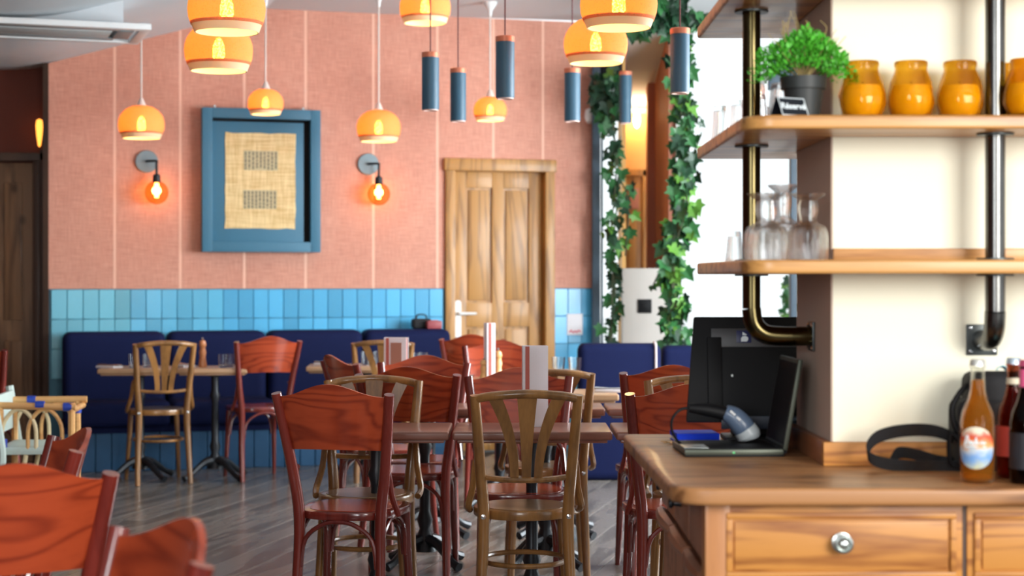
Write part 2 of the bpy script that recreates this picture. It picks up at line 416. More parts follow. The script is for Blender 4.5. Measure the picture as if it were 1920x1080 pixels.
def mat_amber():
    m, nt, b = new_mat('amber_pressed_glass')
    N = nt.nodes.new; L = nt.links.new
    b.inputs['Base Color'].default_value = (1.0, 0.80, 0.22, 1); b.inputs['Transmission Weight'].default_value = 1
    b.inputs['Roughness'].default_value = 0.03; b.inputs['IOR'].default_value = 1.3
    tl = N('ShaderNodeBsdfTranslucent'); tl.inputs[0].default_value = (1.0, 0.50, 0.04, 1)
    m1 = N('ShaderNodeMixShader'); m1.inputs[0].default_value = 0.2
    L(b.outputs[0], m1.inputs[1]); L(tl.outputs[0], m1.inputs[2]); L(m1.outputs[0], nt.nodes['Material Output'].inputs[0])
    return m
M['amber'] = mat_amber()
M['wax'] = plain('yellow_wax', (1.0, 0.80, 0.10), 0.5)

# ------------------------------------------------------------------ floor
fl = MB().box(-8, 8, -3, 15.5, -0.06, -0.012).build('floor', M['floor_base'])
fl['kind'] = 'structure'
pw = 0.19
plank_me = {}
fa = R(-14)
k = 0
for i in range(-26, 26):
    off = rnd.random() * 2.4
    yy = 2.0 - off
    while yy < 14.6:
        ln = 2.4
        cx = i * pw * math.cos(fa) - (yy + ln / 2 - 8) * math.sin(fa)
        cy = 8 + i * pw * math.sin(fa) + (yy + ln / 2 - 8) * math.cos(fa)
        vis = cy > 4.6 and abs(cx) < 0.34 * cy + 0.9 and cy < 13.2 and k < 295
        if vis:
            if not plank_me:
                o = MB().box(-pw / 2 + .0015, pw / 2 - .0015, -ln / 2 + .002, ln / 2 - .002, -0.02, 0).build('plank', M['floor'], fl, bevel=0.0012, segs=1)
                plank_me['m'] = o.data
            else:
                o = bpy.data.objects.new('plank', plank_me['m']); col.objects.link(o); o.parent = fl
            o.location = (cx, cy, rnd.uniform(-0.0012, 0)); o.rotation_euler = (0, 0, fa); k += 1
        yy += ln
fo = MB().box(-30, 30, 15.5, 60, -0.14, -0.10).box(8, 30, -8, 15.5, -0.14, -0.10).build('outside_paving', M['paving'])
tag(fo, 'pale paving outside the right windows', 'pavement', kind='structure')

# ------------------------------------------------------------------ back wall with tiles and wallpaper
uL = wp(90, 500)[0]; uR = wp(1112, 500)[0]; uK = wp(500, 20)[0]
zK = 3.235; zL = 2.79
uD0 = wp(846, 500)[0]; uD1 = wp(1031, 500)[0]; zD = wp(940, 312)[1]
zT = 1.215
wall = MB()
wall.box(uL, uK, 0.012, 0.25, 0, 3.0).box(uK - .001, uD0, 0.012, 0.25, 0, zK).box(uD0, uD1, 0.012, 0.25, zD, zK).box(uD1, uR, 0.012, 0.25, 0, zK)
wall = wall.build('wall_back', M['grout'], loc=(0, WY, 0), smooth=False)
wall.rotation_euler = (0, 0, TH); wall['kind'] = 'structure'
def zceil(u): return zK if u >= uK else zK - (uK - u) * (zK - zL) / (uK - uL)
# wallpaper strips
seams = [uL] + [wp(x, 400)[0] for x in (215, 338, 458, 573, 700, 820, 925, 1018)] + [uR]
for a, b_ in zip(seams[:-1], seams[1:]):
    sb = MB()
    def strip(x0, x1, z0):
        if x1 - x0 < 0.01: return
        sb.add([(x0, 0, z0), (x1, 0, z0), (x1, 0, zceil(x1)), (x0, 0, zceil(x0)), (x0, .011, z0), (x1, .011, z0), (x1, .011, zceil(x1)), (x0, .011, zceil(x0))],
               [(0, 1, 2, 3), (1, 5, 6, 2), (5, 4, 7, 6), (4, 0, 3, 7), (3, 2, 6, 7), (0, 4, 5, 1)])
    x0, x1 = a + .004, b_ - .004
    cuts = sorted({x0, x1} | {c for c in (uK, uD0, uD1) if x0 < c < x1})
    for p, q in zip(cuts[:-1], cuts[1:]):
        mid = (p + q) / 2
        strip(p, q, zD if uD0 < mid < uD1 else zT + .004)
    sb.build('wallpaper_strip', M['wallpaper'], wall, smooth=False)
for s in seams[1:-1]:
    z0 = zD if uD0 < s < uD1 else zT + .004
    MB().box(s - .009, s + .009, -0.0006, .011, z0, zceil(s) - .002).build('seam_strip', M['seam'], wall, smooth=False)
# tiles, stack bonded
tw = 0.108; thh = 0.208
tmesh = {}
def tile(u0, u1, z0, z1, mat):
    key = (round(u1 - u0, 3), round(z1 - z0, 3), mat.name)
    if key not in tmesh:
        w = u1 - u0; h = z1 - z0
        o = MB().box(-w / 2 + .0018, w / 2 - .0018, -0.004, .011, -h / 2 + .0018, h / 2 - .0018).build('tile', mat, wall, bevel=0.0025, segs=1)
        tmesh[key] = o.data
    else:
        o = bpy.data.objects.new('tile', tmesh[key]); col.objects.link(o); o.parent = wall
    o.location = ((u0 + u1) / 2, rnd.uniform(-.001, .001), (z0 + z1) / 2)
    o.rotation_euler = (rnd.uniform(-.006, .006), 0, rnd.uniform(-.012, .012))
for r in range(3):
    z1 = zT - r * thh; z0 = z1 - thh
    u = uL + .02
    i = 0
    while u + tw < uD0 - .03:
        tile(u, u + tw, z0, z1, M['tile_teal'] if i < 5 else (M['tile_mid'] if i < 11 else M['tile'])); u += tw; i += 1
    u = uD1 + .035
    while u + tw * .7 < uR:
        w = min(tw, uR - u); tile(u, u + w, z0, z1, M['tile']); u += tw

# ceiling: flat part, sloping part and the low flat part at the left
def cpt(u, off, z): return tuple(wloc(u, off, z))
c = MB()
c.add([cpt(uK, -.15, zK), cpt(9, .9, zK), cpt(9, 15, zK), cpt(uK, 15, zK), cpt(uK, -.15, zK + .1), cpt(9, .9, zK + .1), cpt(9, 15, zK + .1), cpt(uK, 15, zK + .1)],
      [(0, 1, 2, 3), (7, 6, 5, 4), (0, 4, 5, 1), (1, 5, 6, 2), (2, 6, 7, 3), (3, 7, 4, 0)])
ce = c.build('ceiling', M['ceiling'], smooth=False); ce['kind'] = 'structure'
c = MB()
prof = [(uK, zK), (uL + .12, zL + .12 * (zK - zL) / (uK - uL)), (uL, zL + .006), (uL - .12, zL - .010), (uL - .25, zL - .018), (-9, zL - .018)]
vs = []
for (u, z) in prof:
    vs += [cpt(u, -1.5, z), cpt(u, 15, z), cpt(u, 15, z + .1), cpt(u, -1.5, z + .1)]
fs = [(i * 4 + k, (i + 1) * 4 + k, (i + 1) * 4 + (k + 1) % 4, i * 4 + (k + 1) % 4) for i in range(len(prof) - 1) for k in range(4)] + [(0, 1, 2, 3), (20, 23, 22, 21)]
ce2 = c.add(vs, fs).build('ceiling_slope', M['ceiling'], smooth=True, angle=50); ce2['kind'] = 'structure'

# recess at the left with old door
cL = wloc(uL, 0, 0)
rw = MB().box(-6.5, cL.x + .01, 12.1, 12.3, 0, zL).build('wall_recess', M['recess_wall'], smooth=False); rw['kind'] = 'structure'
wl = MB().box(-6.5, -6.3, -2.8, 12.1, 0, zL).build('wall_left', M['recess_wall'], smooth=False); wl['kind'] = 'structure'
wb = MB().box(-6.5, -2.6, -3.0, -2.8, 0, zK).box(-.4, 1.2, -3.0, -2.8, 0, zK).box(-2.6, -.4, -3.0, -2.8, 0, .9).box(-2.6, -.4, -3.0, -2.8, 2.6, zK).build('wall_rear_added', M['wall_paint'], smooth=False); wb['kind'] = 'structure'  # unseen wall added behind the camera to cut ambient light and reflections
ec = MB().box(cL.x - .035, cL.x + .004, cL.y - .004, 12.1, 0, zL).build('trim_1', M['old_frame']); ec['kind'] = 'structure'
d2 = empty('door_2', (0, 0, 0)); d2['kind'] = 'structure'
xa, xb = xat(-90, 12.05), xat(66, 12.05); zt2 = at(0, 306, 12.05).z
MB().box(xa, xb, 12.03, 12.08, 0, zt2).build('leaf', M['old_door'], d2, bevel=.003)
for q in range(2):
    x0 = xa + .1 + q * (xb - xa) / 2 * .95; x1 = x0 + (xb - xa) / 2 - .17
    MB().box(x0, x1, 12.018, 12.032, 1.0, zt2 - .14).build('panel', M['old_door'], d2, bevel=.008)
    MB().box(x0, x1, 12.018, 12.032, .2, .85).build('panel', M['old_door'], d2, bevel=.008)
MB().box(xb, xb + .045, 11.99, 12.1, 0, zt2 + .06).box(xb + .05, xb + .085, 11.97, 12.1, 0, zt2 + .09).build('frame_post', M['old_frame'], d2, bevel=.005)
MB().box(xa - .1, xb + .085, 11.97, 12.1, zt2 + .012, zt2 + .07).build('frame_head', M['old_frame'], d2, bevel=.005)

# pine door in the back wall
d1 = empty('door_1', (0, WY, 0), TH); d1['kind'] = 'structure'
f0 = wp(836, 400, .03)[0]; f1 = wp(1041, 400, .03)[0]; fz = wp(940, 300, .03)[1]
fwid = .075
MB().box(f0, f0 + fwid, -.03, .14, 0, fz).build('door_frame', M['door_pine'], d1, bevel=.008)
MB().box(f1 - fwid, f1, -.03, .14, 0, fz).build('door_frame', M['door_pine'], d1, bevel=.008)
MB().box(f0 - .012, f1 + .012, -.04, .14, fz - fwid - .01, fz + .008).build('door_frame', M['door_pine'], d1, bevel=.01)
l0, l1, lz = f0 + fwid, f1 - fwid, fz - fwid
W = l1 - l0
y0 = .06
MB().box(l0, l1, y0 + .02, y0 + .04, 0, lz).build('leaf', M['door_pine'], d1)
st = .105
zlock = wp(930, 590, -.06)[1]
for a, b_ in ((l0 + .003, l0 + st), (l1 - st, l1 - .003), ((l0 + l1) / 2 - .045, (l0 + l1) / 2 + .045)):
    MB().box(a, b_, y0, y0 + .022, .003, lz - .003).build('stile', M['door_pine'], d1, bevel=.004)
pz = [(.2, zlock - .09), (zlock + .09, lz - .13)]
for a, b_ in ((.003, .2), (zlock - .09, zlock + .09), (lz - .13, lz - .003)):
    MB().box(l0 + st, (l0 + l1) / 2 - .045, y0 + .001, y0 + .021, a, b_).box((l0 + l1) / 2 + .045, l1 - st, y0 + .001, y0 + .021, a, b_).build('rail', M['door_pine'], d1, bevel=.003)
for z0, z1 in pz:
    for a, b_ in ((l0 + st, (l0 + l1) / 2 - .045), ((l0 + l1) / 2 + .045, l1 - st)):
        MB().box(a + .018, b_ - .018, y0 + .008, y0 + .021, z0 + .018, z1 - .018).build('panel', M['door_pine'], d1, bevel=.007)
hp = empty('door_handle', (0, 0, 0), parent=d1)
hu, hz = wp(862, 590, .0)[0], wp(862, 588, 0)[1]
hb = MB().prism([(hu + math.cos(a) * .024 , (hz - .0) + math.sin(a) * .024 + (.075 if math.sin(a) > 0 else -.16)) for a in [2 * PI * i / 20 for i in range(20)]], 0, .012, M=Matrix(((1, 0, 0, 0), (0, 0, 1, y0 - .012), (0, 1, 0, 0), (0, 0, 0, 1))))
hb.build('handle_plate', M['white'], hp)
MB().tube([(hu, y0, hz), (hu, y0 - .05, hz), (hu + .03, y0 - .055, hz), (hu + .13, y0 - .055, hz)], [.011, .011, .011, .009], 8).build('lever', M['white'], hp)

# ------------------------------------------------------------------ windows, alcove, right side
w1a, w1b = xat(1121, 13.0), xat(1166, 13.0)
tr = empty('window_1', (0, 0, 0)); tr['kind'] = 'structure'
MB().box(xat(1110, 12.92), xat(1125, 12.92), 12.88, 13.0, 0, zK).build('window_frame', M['window_frame'], tr, bevel=.006)
MB().box(xat(1127, 12.95), xat(1130.5, 12.95), 12.93, 13.0, .0, 2.62).build('window_frame', M['window_frame'], tr, bevel=.004)
MB().box(xat(1125, 12.95), w1b, 12.93, 13.0, 2.50, zK).build('window_head', M['black'], tr, bevel=.004)
MB().box(xat(1125, 12.95), w1b, 12.93, 13.0, 0, .72).build('window_sill', M['greige'], tr)
MB().box(xat(1125, 12.95), w1b, 12.97, 12.975, .72, 2.5).build('pane', M['pane'], tr, smooth=False)
# alcove modelled as real space in place of a mirror's reflection
ax0, ax1 = xat(1166, 12.95), xat(1254, 12.95)
wa = MB()
wa.add([(ax0, 12.95, 0), (ax0 + .03, 12.95, 0), (.99, 15.2, 0), (.96, 15.2, 0), (ax0, 12.95, zK), (ax0 + .03, 12.95, zK), (.99, 15.2, zK), (.96, 15.2, zK)],
       [(0, 1, 2, 3), (4, 5, 6, 7), (0, 1, 5, 4), (1, 2, 6, 5), (2, 3, 7, 6), (3, 0, 4, 7)])
o = wa.build('wall_alcove_left', M['orange_wall'], smooth=False); o['kind'] = 'structure'
o = MB().box(.94, xat(1216, 15.05), 15.0, 15.15, 0, zK).build('wall_alcove_back', M['orange_wall'], smooth=False); o['kind'] = 'structure'
o = MB().box(xat(1214, 14.2), ax1 + .16, 14.2, 14.35, 0, zK).build('wall_alcove_side', M['brown_wall'], smooth=False); o['kind'] = 'structure'
o = MB().box(ax1, ax1 + .05, 12.95, 14.2, 0, zK).build('wall_alcove_right', M['brown_wall'], smooth=False); o['kind'] = 'structure'
ac = MB()
ac.add([(ax0, 12.9, 3.2), (ax1 + .2, 12.9, 3.2), (ax1 + .2, 15.1, 2.72), (ax0, 15.1, 2.72), (ax0, 12.9, 3.25), (ax1 + .2, 12.9, 3.25), (ax1 + .2, 15.1, 2.77), (ax0, 15.1, 2.77)],
       [(0, 3, 2, 1), (4, 5, 6, 7), (0, 1, 5, 4), (1, 2, 6, 5), (2, 3, 7, 6), (3, 0, 4, 7)])
o = ac.build('ceiling_alcove', M['ceiling'], smooth=False); o['kind'] = 'structure'
d3 = empty('door_3', (0, 0, 0)); d3['kind'] = 'structure'
a3, b3 = xat(1171, 14.95), xat(1204, 14.95)
MB().box(a3, b3, 14.93, 14.98, 0, 2.18).build('leaf', M['door_pine'], d3, bevel=.003)
MB().box(a3 + .03, b3 - .03, 14.91, 14.935, 1.9, 2.08).build('panel', M['brown_wall'], d3, bevel=.004)
MB().box(a3 + .03, b3 - .03, 14.915, 14.935, .9, 1.84).build('panel', M['door_pine'], d3, bevel=.004)
MB().box(b3, b3 + .04, 14.90, 15.0, 0, 2.24).box(a3, b3 + .04, 14.90, 15.0, 2.185, 2.24).build('door_frame', M['door_pine'], d3, bevel=.004)
o = MB().box(ax0, ax1 + .02, 12.90, 13.02, 0, at(0, 503, 12.9).z).build('wall_half_height', M['greige'], bevel=.004); o['kind'] = 'structure'
s_ = at(1209, 574, 12.89)
sk = thing('socket', 'black square wall socket on the pale half-height panel', 'socket', (s_.x, 12.90, s_.z))
MB().box(-.052, .052, -.014, 0, -.052, .052).build('socket_plate', M['black'], sk, bevel=.004)
MB().box(-.03, .03, -.018, -.012, -.03, .03).build('socket_face', M['black'], sk, bevel=.003)
# window to the right of the alcove and window wall on the right side
w2 = empty('window_2', (0, 0, 0)); w2['kind'] = 'structure'
wx0, wx1 = ax1 + .05, 3.3
MB().box(wx0, wx0 + .035, 12.90, 13.0, 0, zK).build('window_frame', M['white'], w2, bevel=.005)
MB().box(xat(1481, 12.95), xat(1494, 12.95), 12.9, 13.0, .72, 3.0).build('window_frame', M['window_frame'], w2, bevel=.005)
MB().box(xat(1440, 12.95), xat(1481, 12.95), 12.92, 12.98, 2.72, 2.98).build('window_frame', M['window_frame'], w2, bevel=.005)
MB().box(wx0, wx1, 12.88, 13.0, 0, .72).build('window_sill', M['greige'], w2, bevel=.005)
MB().box(wx0, wx1, 12.9, 13.0, 3.18, zK).build('window_head', M['white'], w2, bevel=.005)
MB().box(wx0, wx1, 12.97, 12.975, .72, 3.18).build('pane', M['pane'], w2, smooth=False)
w3 = empty('window_3', (0, 0, 0)); w3['kind'] = 'structure'
for yy in (5.0, 6.6, 8.2, 9.8, 11.4, 12.9):
    MB().box(3.3, 3.4, yy - .05, yy + .05, 0, zK).build('window_frame', M['window_frame'], w3, bevel=.005)
MB().box(3.28, 3.42, 5, 12.95, 0, .5).build('window_sill', M['greige'], w3, bevel=.005)
MB().box(3.28, 3.42, 5, 12.95, 2.9, zK).build('window_head', M['greige'], w3, bevel=.005)
MB().box(3.345, 3.35, 5, 12.95, .5, 2.9).build('pane', M['pane'], w3, smooth=False)

# small wall devices
p = wloc(*[wp(1107, 219, .03)[0], .0, wp(1107, 219, .03)[1]])
se = thing('alarm_sensor', 'white oval alarm sensor high on the pink wall beside the narrow window', 'sensor', p, TH)
MB().lathe([(.0, -.02), (.03, -.015), (.042, 0), (.03, .02), (0, .026)], 16, M=Matrix.Diagonal((.95, .8, 2.6, 1)) ).build('sensor_body', M['white'], se, loc=(-.012, -.035, 0))
MB().box(-.02, .02, -.012, 0, -.05, .05).build('sensor_bracket', M['white'], se, bevel=.003)
nu, nz_ = wp(1078, 608, .01)
nt_ = thing('paper_notice', 'white paper notice with red scribble taped to the blue tiles right of the pine door', 'notice', wloc(nu, .006, nz_), TH)
MB().box(-.062, .062, -.004, -.001, -.08, .08).build('sheet', M['white_card'], nt_, smooth=False)
sq = MB().tube([(-.045, -.0055, -.062), (-.03, -.0055, -.045), (-.015, -.0055, -.064), (0, -.0055, -.05), (.015, -.0055, -.062), (.028, -.0055, -.046), (.045, -.0055, -.058)], .004, 5)
sq.build('red_scribble', plain('red_ink', (.75, .05, .12), .6), nt_)

# ------------------------------------------------------------------ picture
pu0, pz1 = wp(379, 201, .09); pu1, pz0 = wp(601, 473, .09)
pc = thing('framed_picture', 'deep blue box frame holding a papyrus sheet with two printed blocks', 'picture', wloc((pu0 + pu1) / 2, 0, (pz0 + pz1) / 2), TH)
hw, hh = (pu1 - pu0) / 2, (pz1 - pz0) / 2
fr = .072
for a in ((-hw, -hw + fr, -hh, hh), (hw - fr, hw, -hh, hh), (-hw + fr, hw - fr, hh - fr, hh), (-hw + fr, hw - fr, -hh, -hh + fr)):
    MB().box(a[0], a[1], -.10, -.012, a[2], a[3]).build('frame_side', M['frame_blue'], pc, bevel=.003)
MB().box(-hw + .01, hw - .01, -.03, -.012, -hh + .01, hh - .01).build('shadow_backing', M['black'], pc, smooth=False)  # black so the deep gap beside the mount shows as shadow
MB().box(-hw + fr, hw - fr - .045, -.062, -.03, -hh + fr, hh - fr - .02).build('mount', M['frame_blue'], pc, bevel=.003)
def mat_papyrus():
    m, nt, b = new_mat('papyrus')
    N = nt.nodes.new; L = nt.links.new
    tc = N('ShaderNodeTexCoord')
    def nz(sc, s):
        mp = N('ShaderNodeMapping'); mp.inputs['Scale'].default_value = sc; L(tc.outputs['Object'], mp.inputs[0])
        n = N('ShaderNodeTexNoise'); n.inputs['Scale'].default_value = s; L(mp.outputs[0], n.inputs[0]); return n
    a = nz((20, 1, 1), 6); c = nz((1, 1, 20), 6)
    ad = N('ShaderNodeMath'); ad.operation = 'ADD'; L(a.outputs[0], ad.inputs[0]); L(c.outputs[0], ad.inputs[1])
    mr = N('ShaderNodeMapRange'); mr.inputs[1].default_value = .7; mr.inputs[2].default_value = 1.3; L(ad.outputs[0], mr.inputs[0])
    cr = N('ShaderNodeValToRGB'); cr.color_ramp.elements[0].color = (.58, .38, .15, 1); cr.color_ramp.elements[1].color = (.88, .70, .38, 1)
    L(mr.outputs[0], cr.inputs[0]); L(cr.outputs[0], b.inputs['Base Color']); b.inputs['Roughness'].default_value = .8
    return m
qu0, qz1 = wp(421, 247, .07); qu1, qz0 = wp(555, 430, .07)
mu, mz = (pu0 + pu1) / 2, (pz0 + pz1) / 2
rr = random.Random(3)
edge = []
x0, x1, z0, z1 = qu0 - mu, qu1 - mu, qz0 - mz, qz1 - mz
for t in range(8): edge.append((x0 + (x1 - x0) * t / 8, z0 + rr.uniform(0, .008)))
for t in range(10): edge.append((x1 + rr.uniform(-.008, 0), z0 + (z1 - z0) * t / 10))
for t in range(8): edge.append((x1 - (x1 - x0) * t / 8, z1 + rr.uniform(-.008, 0)))
for t in range(10): edge.append((x0 + rr.uniform(0, .008), z1 - (z1 - z0) * t / 10))
XZ = Matrix(((1, 0, 0, 0), (0, 0, 1, 0), (0, 1, 0, 0), (0, 0, 0, 1)))
MB().prism(edge, -.067, -.0625, M=XZ).build('papyrus_sheet', mat_papyrus(), pc, smooth=False)
ink = plain('faded_ink', (.20, .18, .12), .8, var=.3, scale=90)
pale = plain('print_ground', (.55, .46, .27), .8, var=.2, scale=60)
for (a, b_, c_, d_) in ((457, 282, 521, 320), (456, 356, 519, 392)):
    k0, k1 = wp(a, b_, .07), wp(c_, d_, .07)
    X0, X1, Z1, Z0 = k0[0] - mu, k1[0] - mu, k0[1] - mz, k1[1] - mz
    MB().box(X0, X1, -.0685, -.067, Z0, Z1).build('printed_block', pale, pc, smooth=False)
    g = MB(); n = 9
    for i in range(n):
        xx = X0 + (X1 - X0) * (i + .5) / n
        zz = Z1 - .008
        while zz > Z0 + .01:
            h = rr.uniform(.012, .03); g.box(xx - .007, xx + .006, -.0695, -.0684, max(Z0 + .004, zz - h), zz); zz -= h + rr.uniform(.003, .008)
    g.build('printed_signs', ink, pc, smooth=False)
for px_ in (402, 568):
    hx = wp(px_, 198, .05)[0] - mu
    MB().tube([(hx, -.05, hh - .006), (hx, -.05, hh + .02)], .010, 8).build('hanging_screw', M['chrome'], pc)

# ------------------------------------------------------------------ wall sconces
def point(name, loc, power, color, radius=.03, parent=None):
    d = bpy.data.lights.new(name, 'POINT'); d.energy = power; d.color = color; d.shadow_soft_size = radius
    o = bpy.data.objects.new(name, d); col.objects.link(o); o.location = loc
    if parent: o.parent = parent
    return o
def make_sconce(label, u, z):
    t = thing('wall_sconce', label, 'wall lamp', wloc(u, 0, z), TH, 'globe sconces beside the picture')
    MB().lathe([(0, 0), (.078, 0), (.080, .010), (.076, .022), (0, .024)], 28, M=RX(PI / 2)).build('wall_plate', plain('grey_blue_metal', (.20, .27, .30), .45, metal=.3), t)
    MB().tube([(0, -.02, 0), (.0, -.05, 0), (0.06, -.08, 0.0), (.062, -.09, -.02), (.062, -.09, -.11)], .009, 8).build('arm', M['iron'], t)
    MB().lathe([(.012, -.09), (.026, -.10), (.030, -.15), (.024, -.155), (0, -.155)], 16, M=T(.062, -.09, 0)).build('bulb_holder', M['iron'], t)
    prof = [(.020, -.145)] + [(.083 * math.sin(a), -.222 + .083 * math.cos(a)) for a in [R(16 + i * 14.9) for i in range(12)]]
    MB().lathe(prof[:-1] + [(0.0005, -.305)], 24, M=T(.062, -.09, 0), cap=False).build('glass_globe', M['bulb_glass'], t)
    fl_ = MB()
    for i in range(5):
        a = i * 2 * PI / 5
        fl_.tube([(.062 + .009 * math.cos(a), -.09 + .009 * math.sin(a), -.16), (.062 + .014 * math.cos(a + .3), -.09 + .014 * math.sin(a + .3), -.21), (.062 + .008 * math.cos(a), -.09 + .008 * math.sin(a), -.255)], .0045, 6)
    fl_.build('filament', M['filament'], t)
    point('sconce_light', (.062, -.09, -.21), 2.2, (1.0, .42, .12), .03, t)
for (px_, py_, lb) in ((275, 303, 'amber globe wall sconce on round grey plate left of the blue picture'), (690, 308, 'amber globe wall sconce on round grey plate right of the blue picture')):
    uu, zz = wp(px_, py_); make_sconce(lb, uu, zz)
# sconce in the recess and in the alcove
t = thing('wall_sconce', 'slim glowing amber lamp in the dark recess above the old door', 'wall lamp', at(76, 250, 12.04))
MB().box(-.02, .02, 0, .06, -.05, .05).build('wall_plate', M['iron'], t, bevel=.004)
MB().lathe([(0, -.10), (.010, -.09), (.020, -.02), (.026, .05), (.020, .09), (0, .10)], 14, M=T(0, -.03, 0)).build('bulb', plain('amber_bulb', (1, .5, .1), .5, emit=(1, .35, .05), es=2.2), t)
t = thing('wall_sconce', 'bright globe wall sconce on the orange wall of the alcove', 'wall lamp', at(1194, 215, 14.9))
MB().lathe([(0, 0), (.06, 0), (.06, .02), (0, .022)], 20, M=T(0, .1, .10) @ RX(PI / 2)).build('wall_plate', M['copper'], t)
MB().tube([(0, .08, .10), (0, 0, .10), (0, 0, .05)], .008, 6).build('arm', M['copper'], t)
MB().lathe([(.015, .08), (.06, .06), (.085, .0), (.09, -.01)], 20, cap=False, M=T(0, 0, .06)).build('lamp_shade', M['shade'], t)
MB().lathe([(0, -.12), (.02, -.10), (.03, -.05), (.022, .02), (.012, .05), (0, .05)], 16).build('bulb', M['bulb'], t)
point('alcove_light', (0, -.25, .02), 6, (1, .74, .42), .05, t)

# ------------------------------------------------------------------ pendant lamps
def shade_profile(Rr, H):
    # from the opening at the bottom to the neck on top
    out = []
    for i in range(11):
        a = R(-36 + i * (118.0) / 10)
        out.append((Rr * math.cos(a) ** (.86 if a > 0 else 1), Rr * (.83 if a > 0 else 1.05) * math.sin(a)))
    return out
def make_pendant(px_, py_, y, w, label, group, ztop, rose=False):
    """py_: row of the centre of the shade at its widest"""
    c_ = at(px_, py_, y)
    t = thing('pendant_lamp', label, 'pendant lamp', c_, rnd.uniform(0, 3), group)
    Rr = w / 2
    prof = shade_profile(Rr, w * .75)
    zb = prof[0][1]
    rim = [(prof[0][0] - .004, zb - .002), (prof[0][0] + .001, zb - .003), (prof[1][0] + .0025, prof[1][1] + .006), (prof[1][0] - .001, prof[1][1] + .006)]
    sh = MB().lathe(prof[1:], 36, cap=False)
    so = sh.build('lamp_shade', M['shade'], t)
    inner = [(r - .003, z) for r, z in prof[:2]]
    MB().lathe(inner + [(prof[1][0] + .002, prof[1][1] + .012), (prof[0][0] + .002, zb - .001), (prof[0][0] - .003, zb)], 36, cap=False).build('shade_rim', M['rim'], t)
    zt = prof[-1][1]
    MB().lathe([(0, zt + .05), (.010, zt + .048), (.026, zt + .012), (.032, zt - .004), (.0, zt - .006)], 16).build('top_cap', M['cord_white'], t)
    s = w / .3
    MB().lathe([(0, zt - .075 * s), (.014, zt - .07 * s), (.016, zt - .01), (0, zt - .01)], 12).build('bulb_holder', M['cord_white'], t)
    MB().lathe([(0, -.068 * s), (.016 * s, -.062 * s), (.027 * s, -.02 * s), (.024 * s, .02 * s), (.014 * s, .045 * s), (0, .05 * s)], 16).build('bulb', M['bulb'], t)
    MB().tube([(0, 0, zt + .04), (0, 0, ztop - c_.z)], .0045 if y < 9 else .006, 6, sub=1).build('cord', M['cord_white'], t)
    if rose:
        MB().lathe([(0, -.10), (.010, -.098), (.016, -.06), (.045, -.02), (.052, 0), (0, 0)], 20, M=T(0, 0, ztop - c_.z)).build('ceiling_rose', M['white'], t)
    point('lamp_light', (0, 0, -.005), 1.35 * s * s, (1.0, .60, .22), .03, t)
    return t
gp = 'orange dome pendants'
def ceil_at(px_, y):
    x = xat(px_, y); u = x * CT + (y - WY) * ST
    return zK if u > uK else max(zL, zceil(u))
lamps = [(425, 16, 6.6, .30, 'large orange dome pendant cut by the top edge, left, in front of another pendant'),
         (410, 94, 7.5, .30, 'large orange dome pendant hanging directly below and behind another at upper left'),
         (797, 14, 10.0, .30, 'orange dome pendant at top centre left of the hanging blue tubes'),
         (1160, 8, 6.6, .30, 'largest orange dome pendant cut by the top edge at upper right'),
         (1117, 82, 8.0, .30, 'orange dome pendant below and behind the large one at upper right'),
         (265, 233, 11.2, .30, 'orange dome pendant on pale cord above the left wall sconce'),
         (710, 240, 11.6, .30, 'orange dome pendant on pale cord above the right wall sconce'),
         (498, 194, 11.3, .235, 'small orange dome pendant hanging in front of the blue picture frame'),
         (919, 207, 12.0, .235, 'small orange dome pendant above the pine door')]
for (a, b_, y, w, lb) in lamps:
    make_pendant(a, b_, y, w, lb, gp, ceil_at(a, y), rose=True)

def make_tube(px_, y0_, y1_, y, label, broken=False):
    c_ = at(px_, (y0_ + y1_) / 2, y); h = (y1_ - y0_) / F * y; r = .045
    t = thing('tube_pendant', label, 'pendant lamp', c_, 0, 'blue tube pendants with copper tops')
    MB().lathe([(r - .003, -h / 2), (r, -h / 2 + .001), (r, h / 2 - .028), (0, h / 2 - .028)], 28, cap=False).build('tube', M['teal_cyl'], t)
    MB().lathe([(0, h / 2 - .028), (r + .0015, h / 2 - .028), (r + .0015, h / 2 - .003), (r - .002, h / 2), (0, h / 2)], 28).build('copper_ring', M['copper'], t)
    MB().lathe([(0, -h / 2 + .006), (r - .004, -h / 2 + .006), (r - .004, -h / 2 - .005), (r - .010, -h / 2 - .005), (r - .010, -h / 2 + .004), (0, -h / 2 + .004)], 28).build('diffuser_ring', plain('peach_ring', (.85, .62, .55), .5), t)
    MB().tube([(0, 0, h / 2), (0, 0, ceil_at(px_, y) - c_.z)], .004, 6, sub=1).build('cord', M['cord_red'], t)
tube_list = [(807, 98, 206, 8.9, 'blue tube pendant, leftmost of the hanging tubes'),
             (859, 128, 227, 9.7, 'dark tube pendant, second from left and hung lowest left of the small dome lamp'),
             (947, 68, 184, 8.2, 'tall blue tube pendant between the small dome lamp and the pine door top'),
             (1073, 128, 227, 9.7, 'dark tube pendant directly under the right dome lamps'),
             (1173, 134, 231, 12.3, 'distant tube pendant in front of the orange alcove'),
             (1275, 53, 174, 7.9, 'rightmost blue tube pendant in front of the ivy')]
for a in tube_list: make_tube(*a)

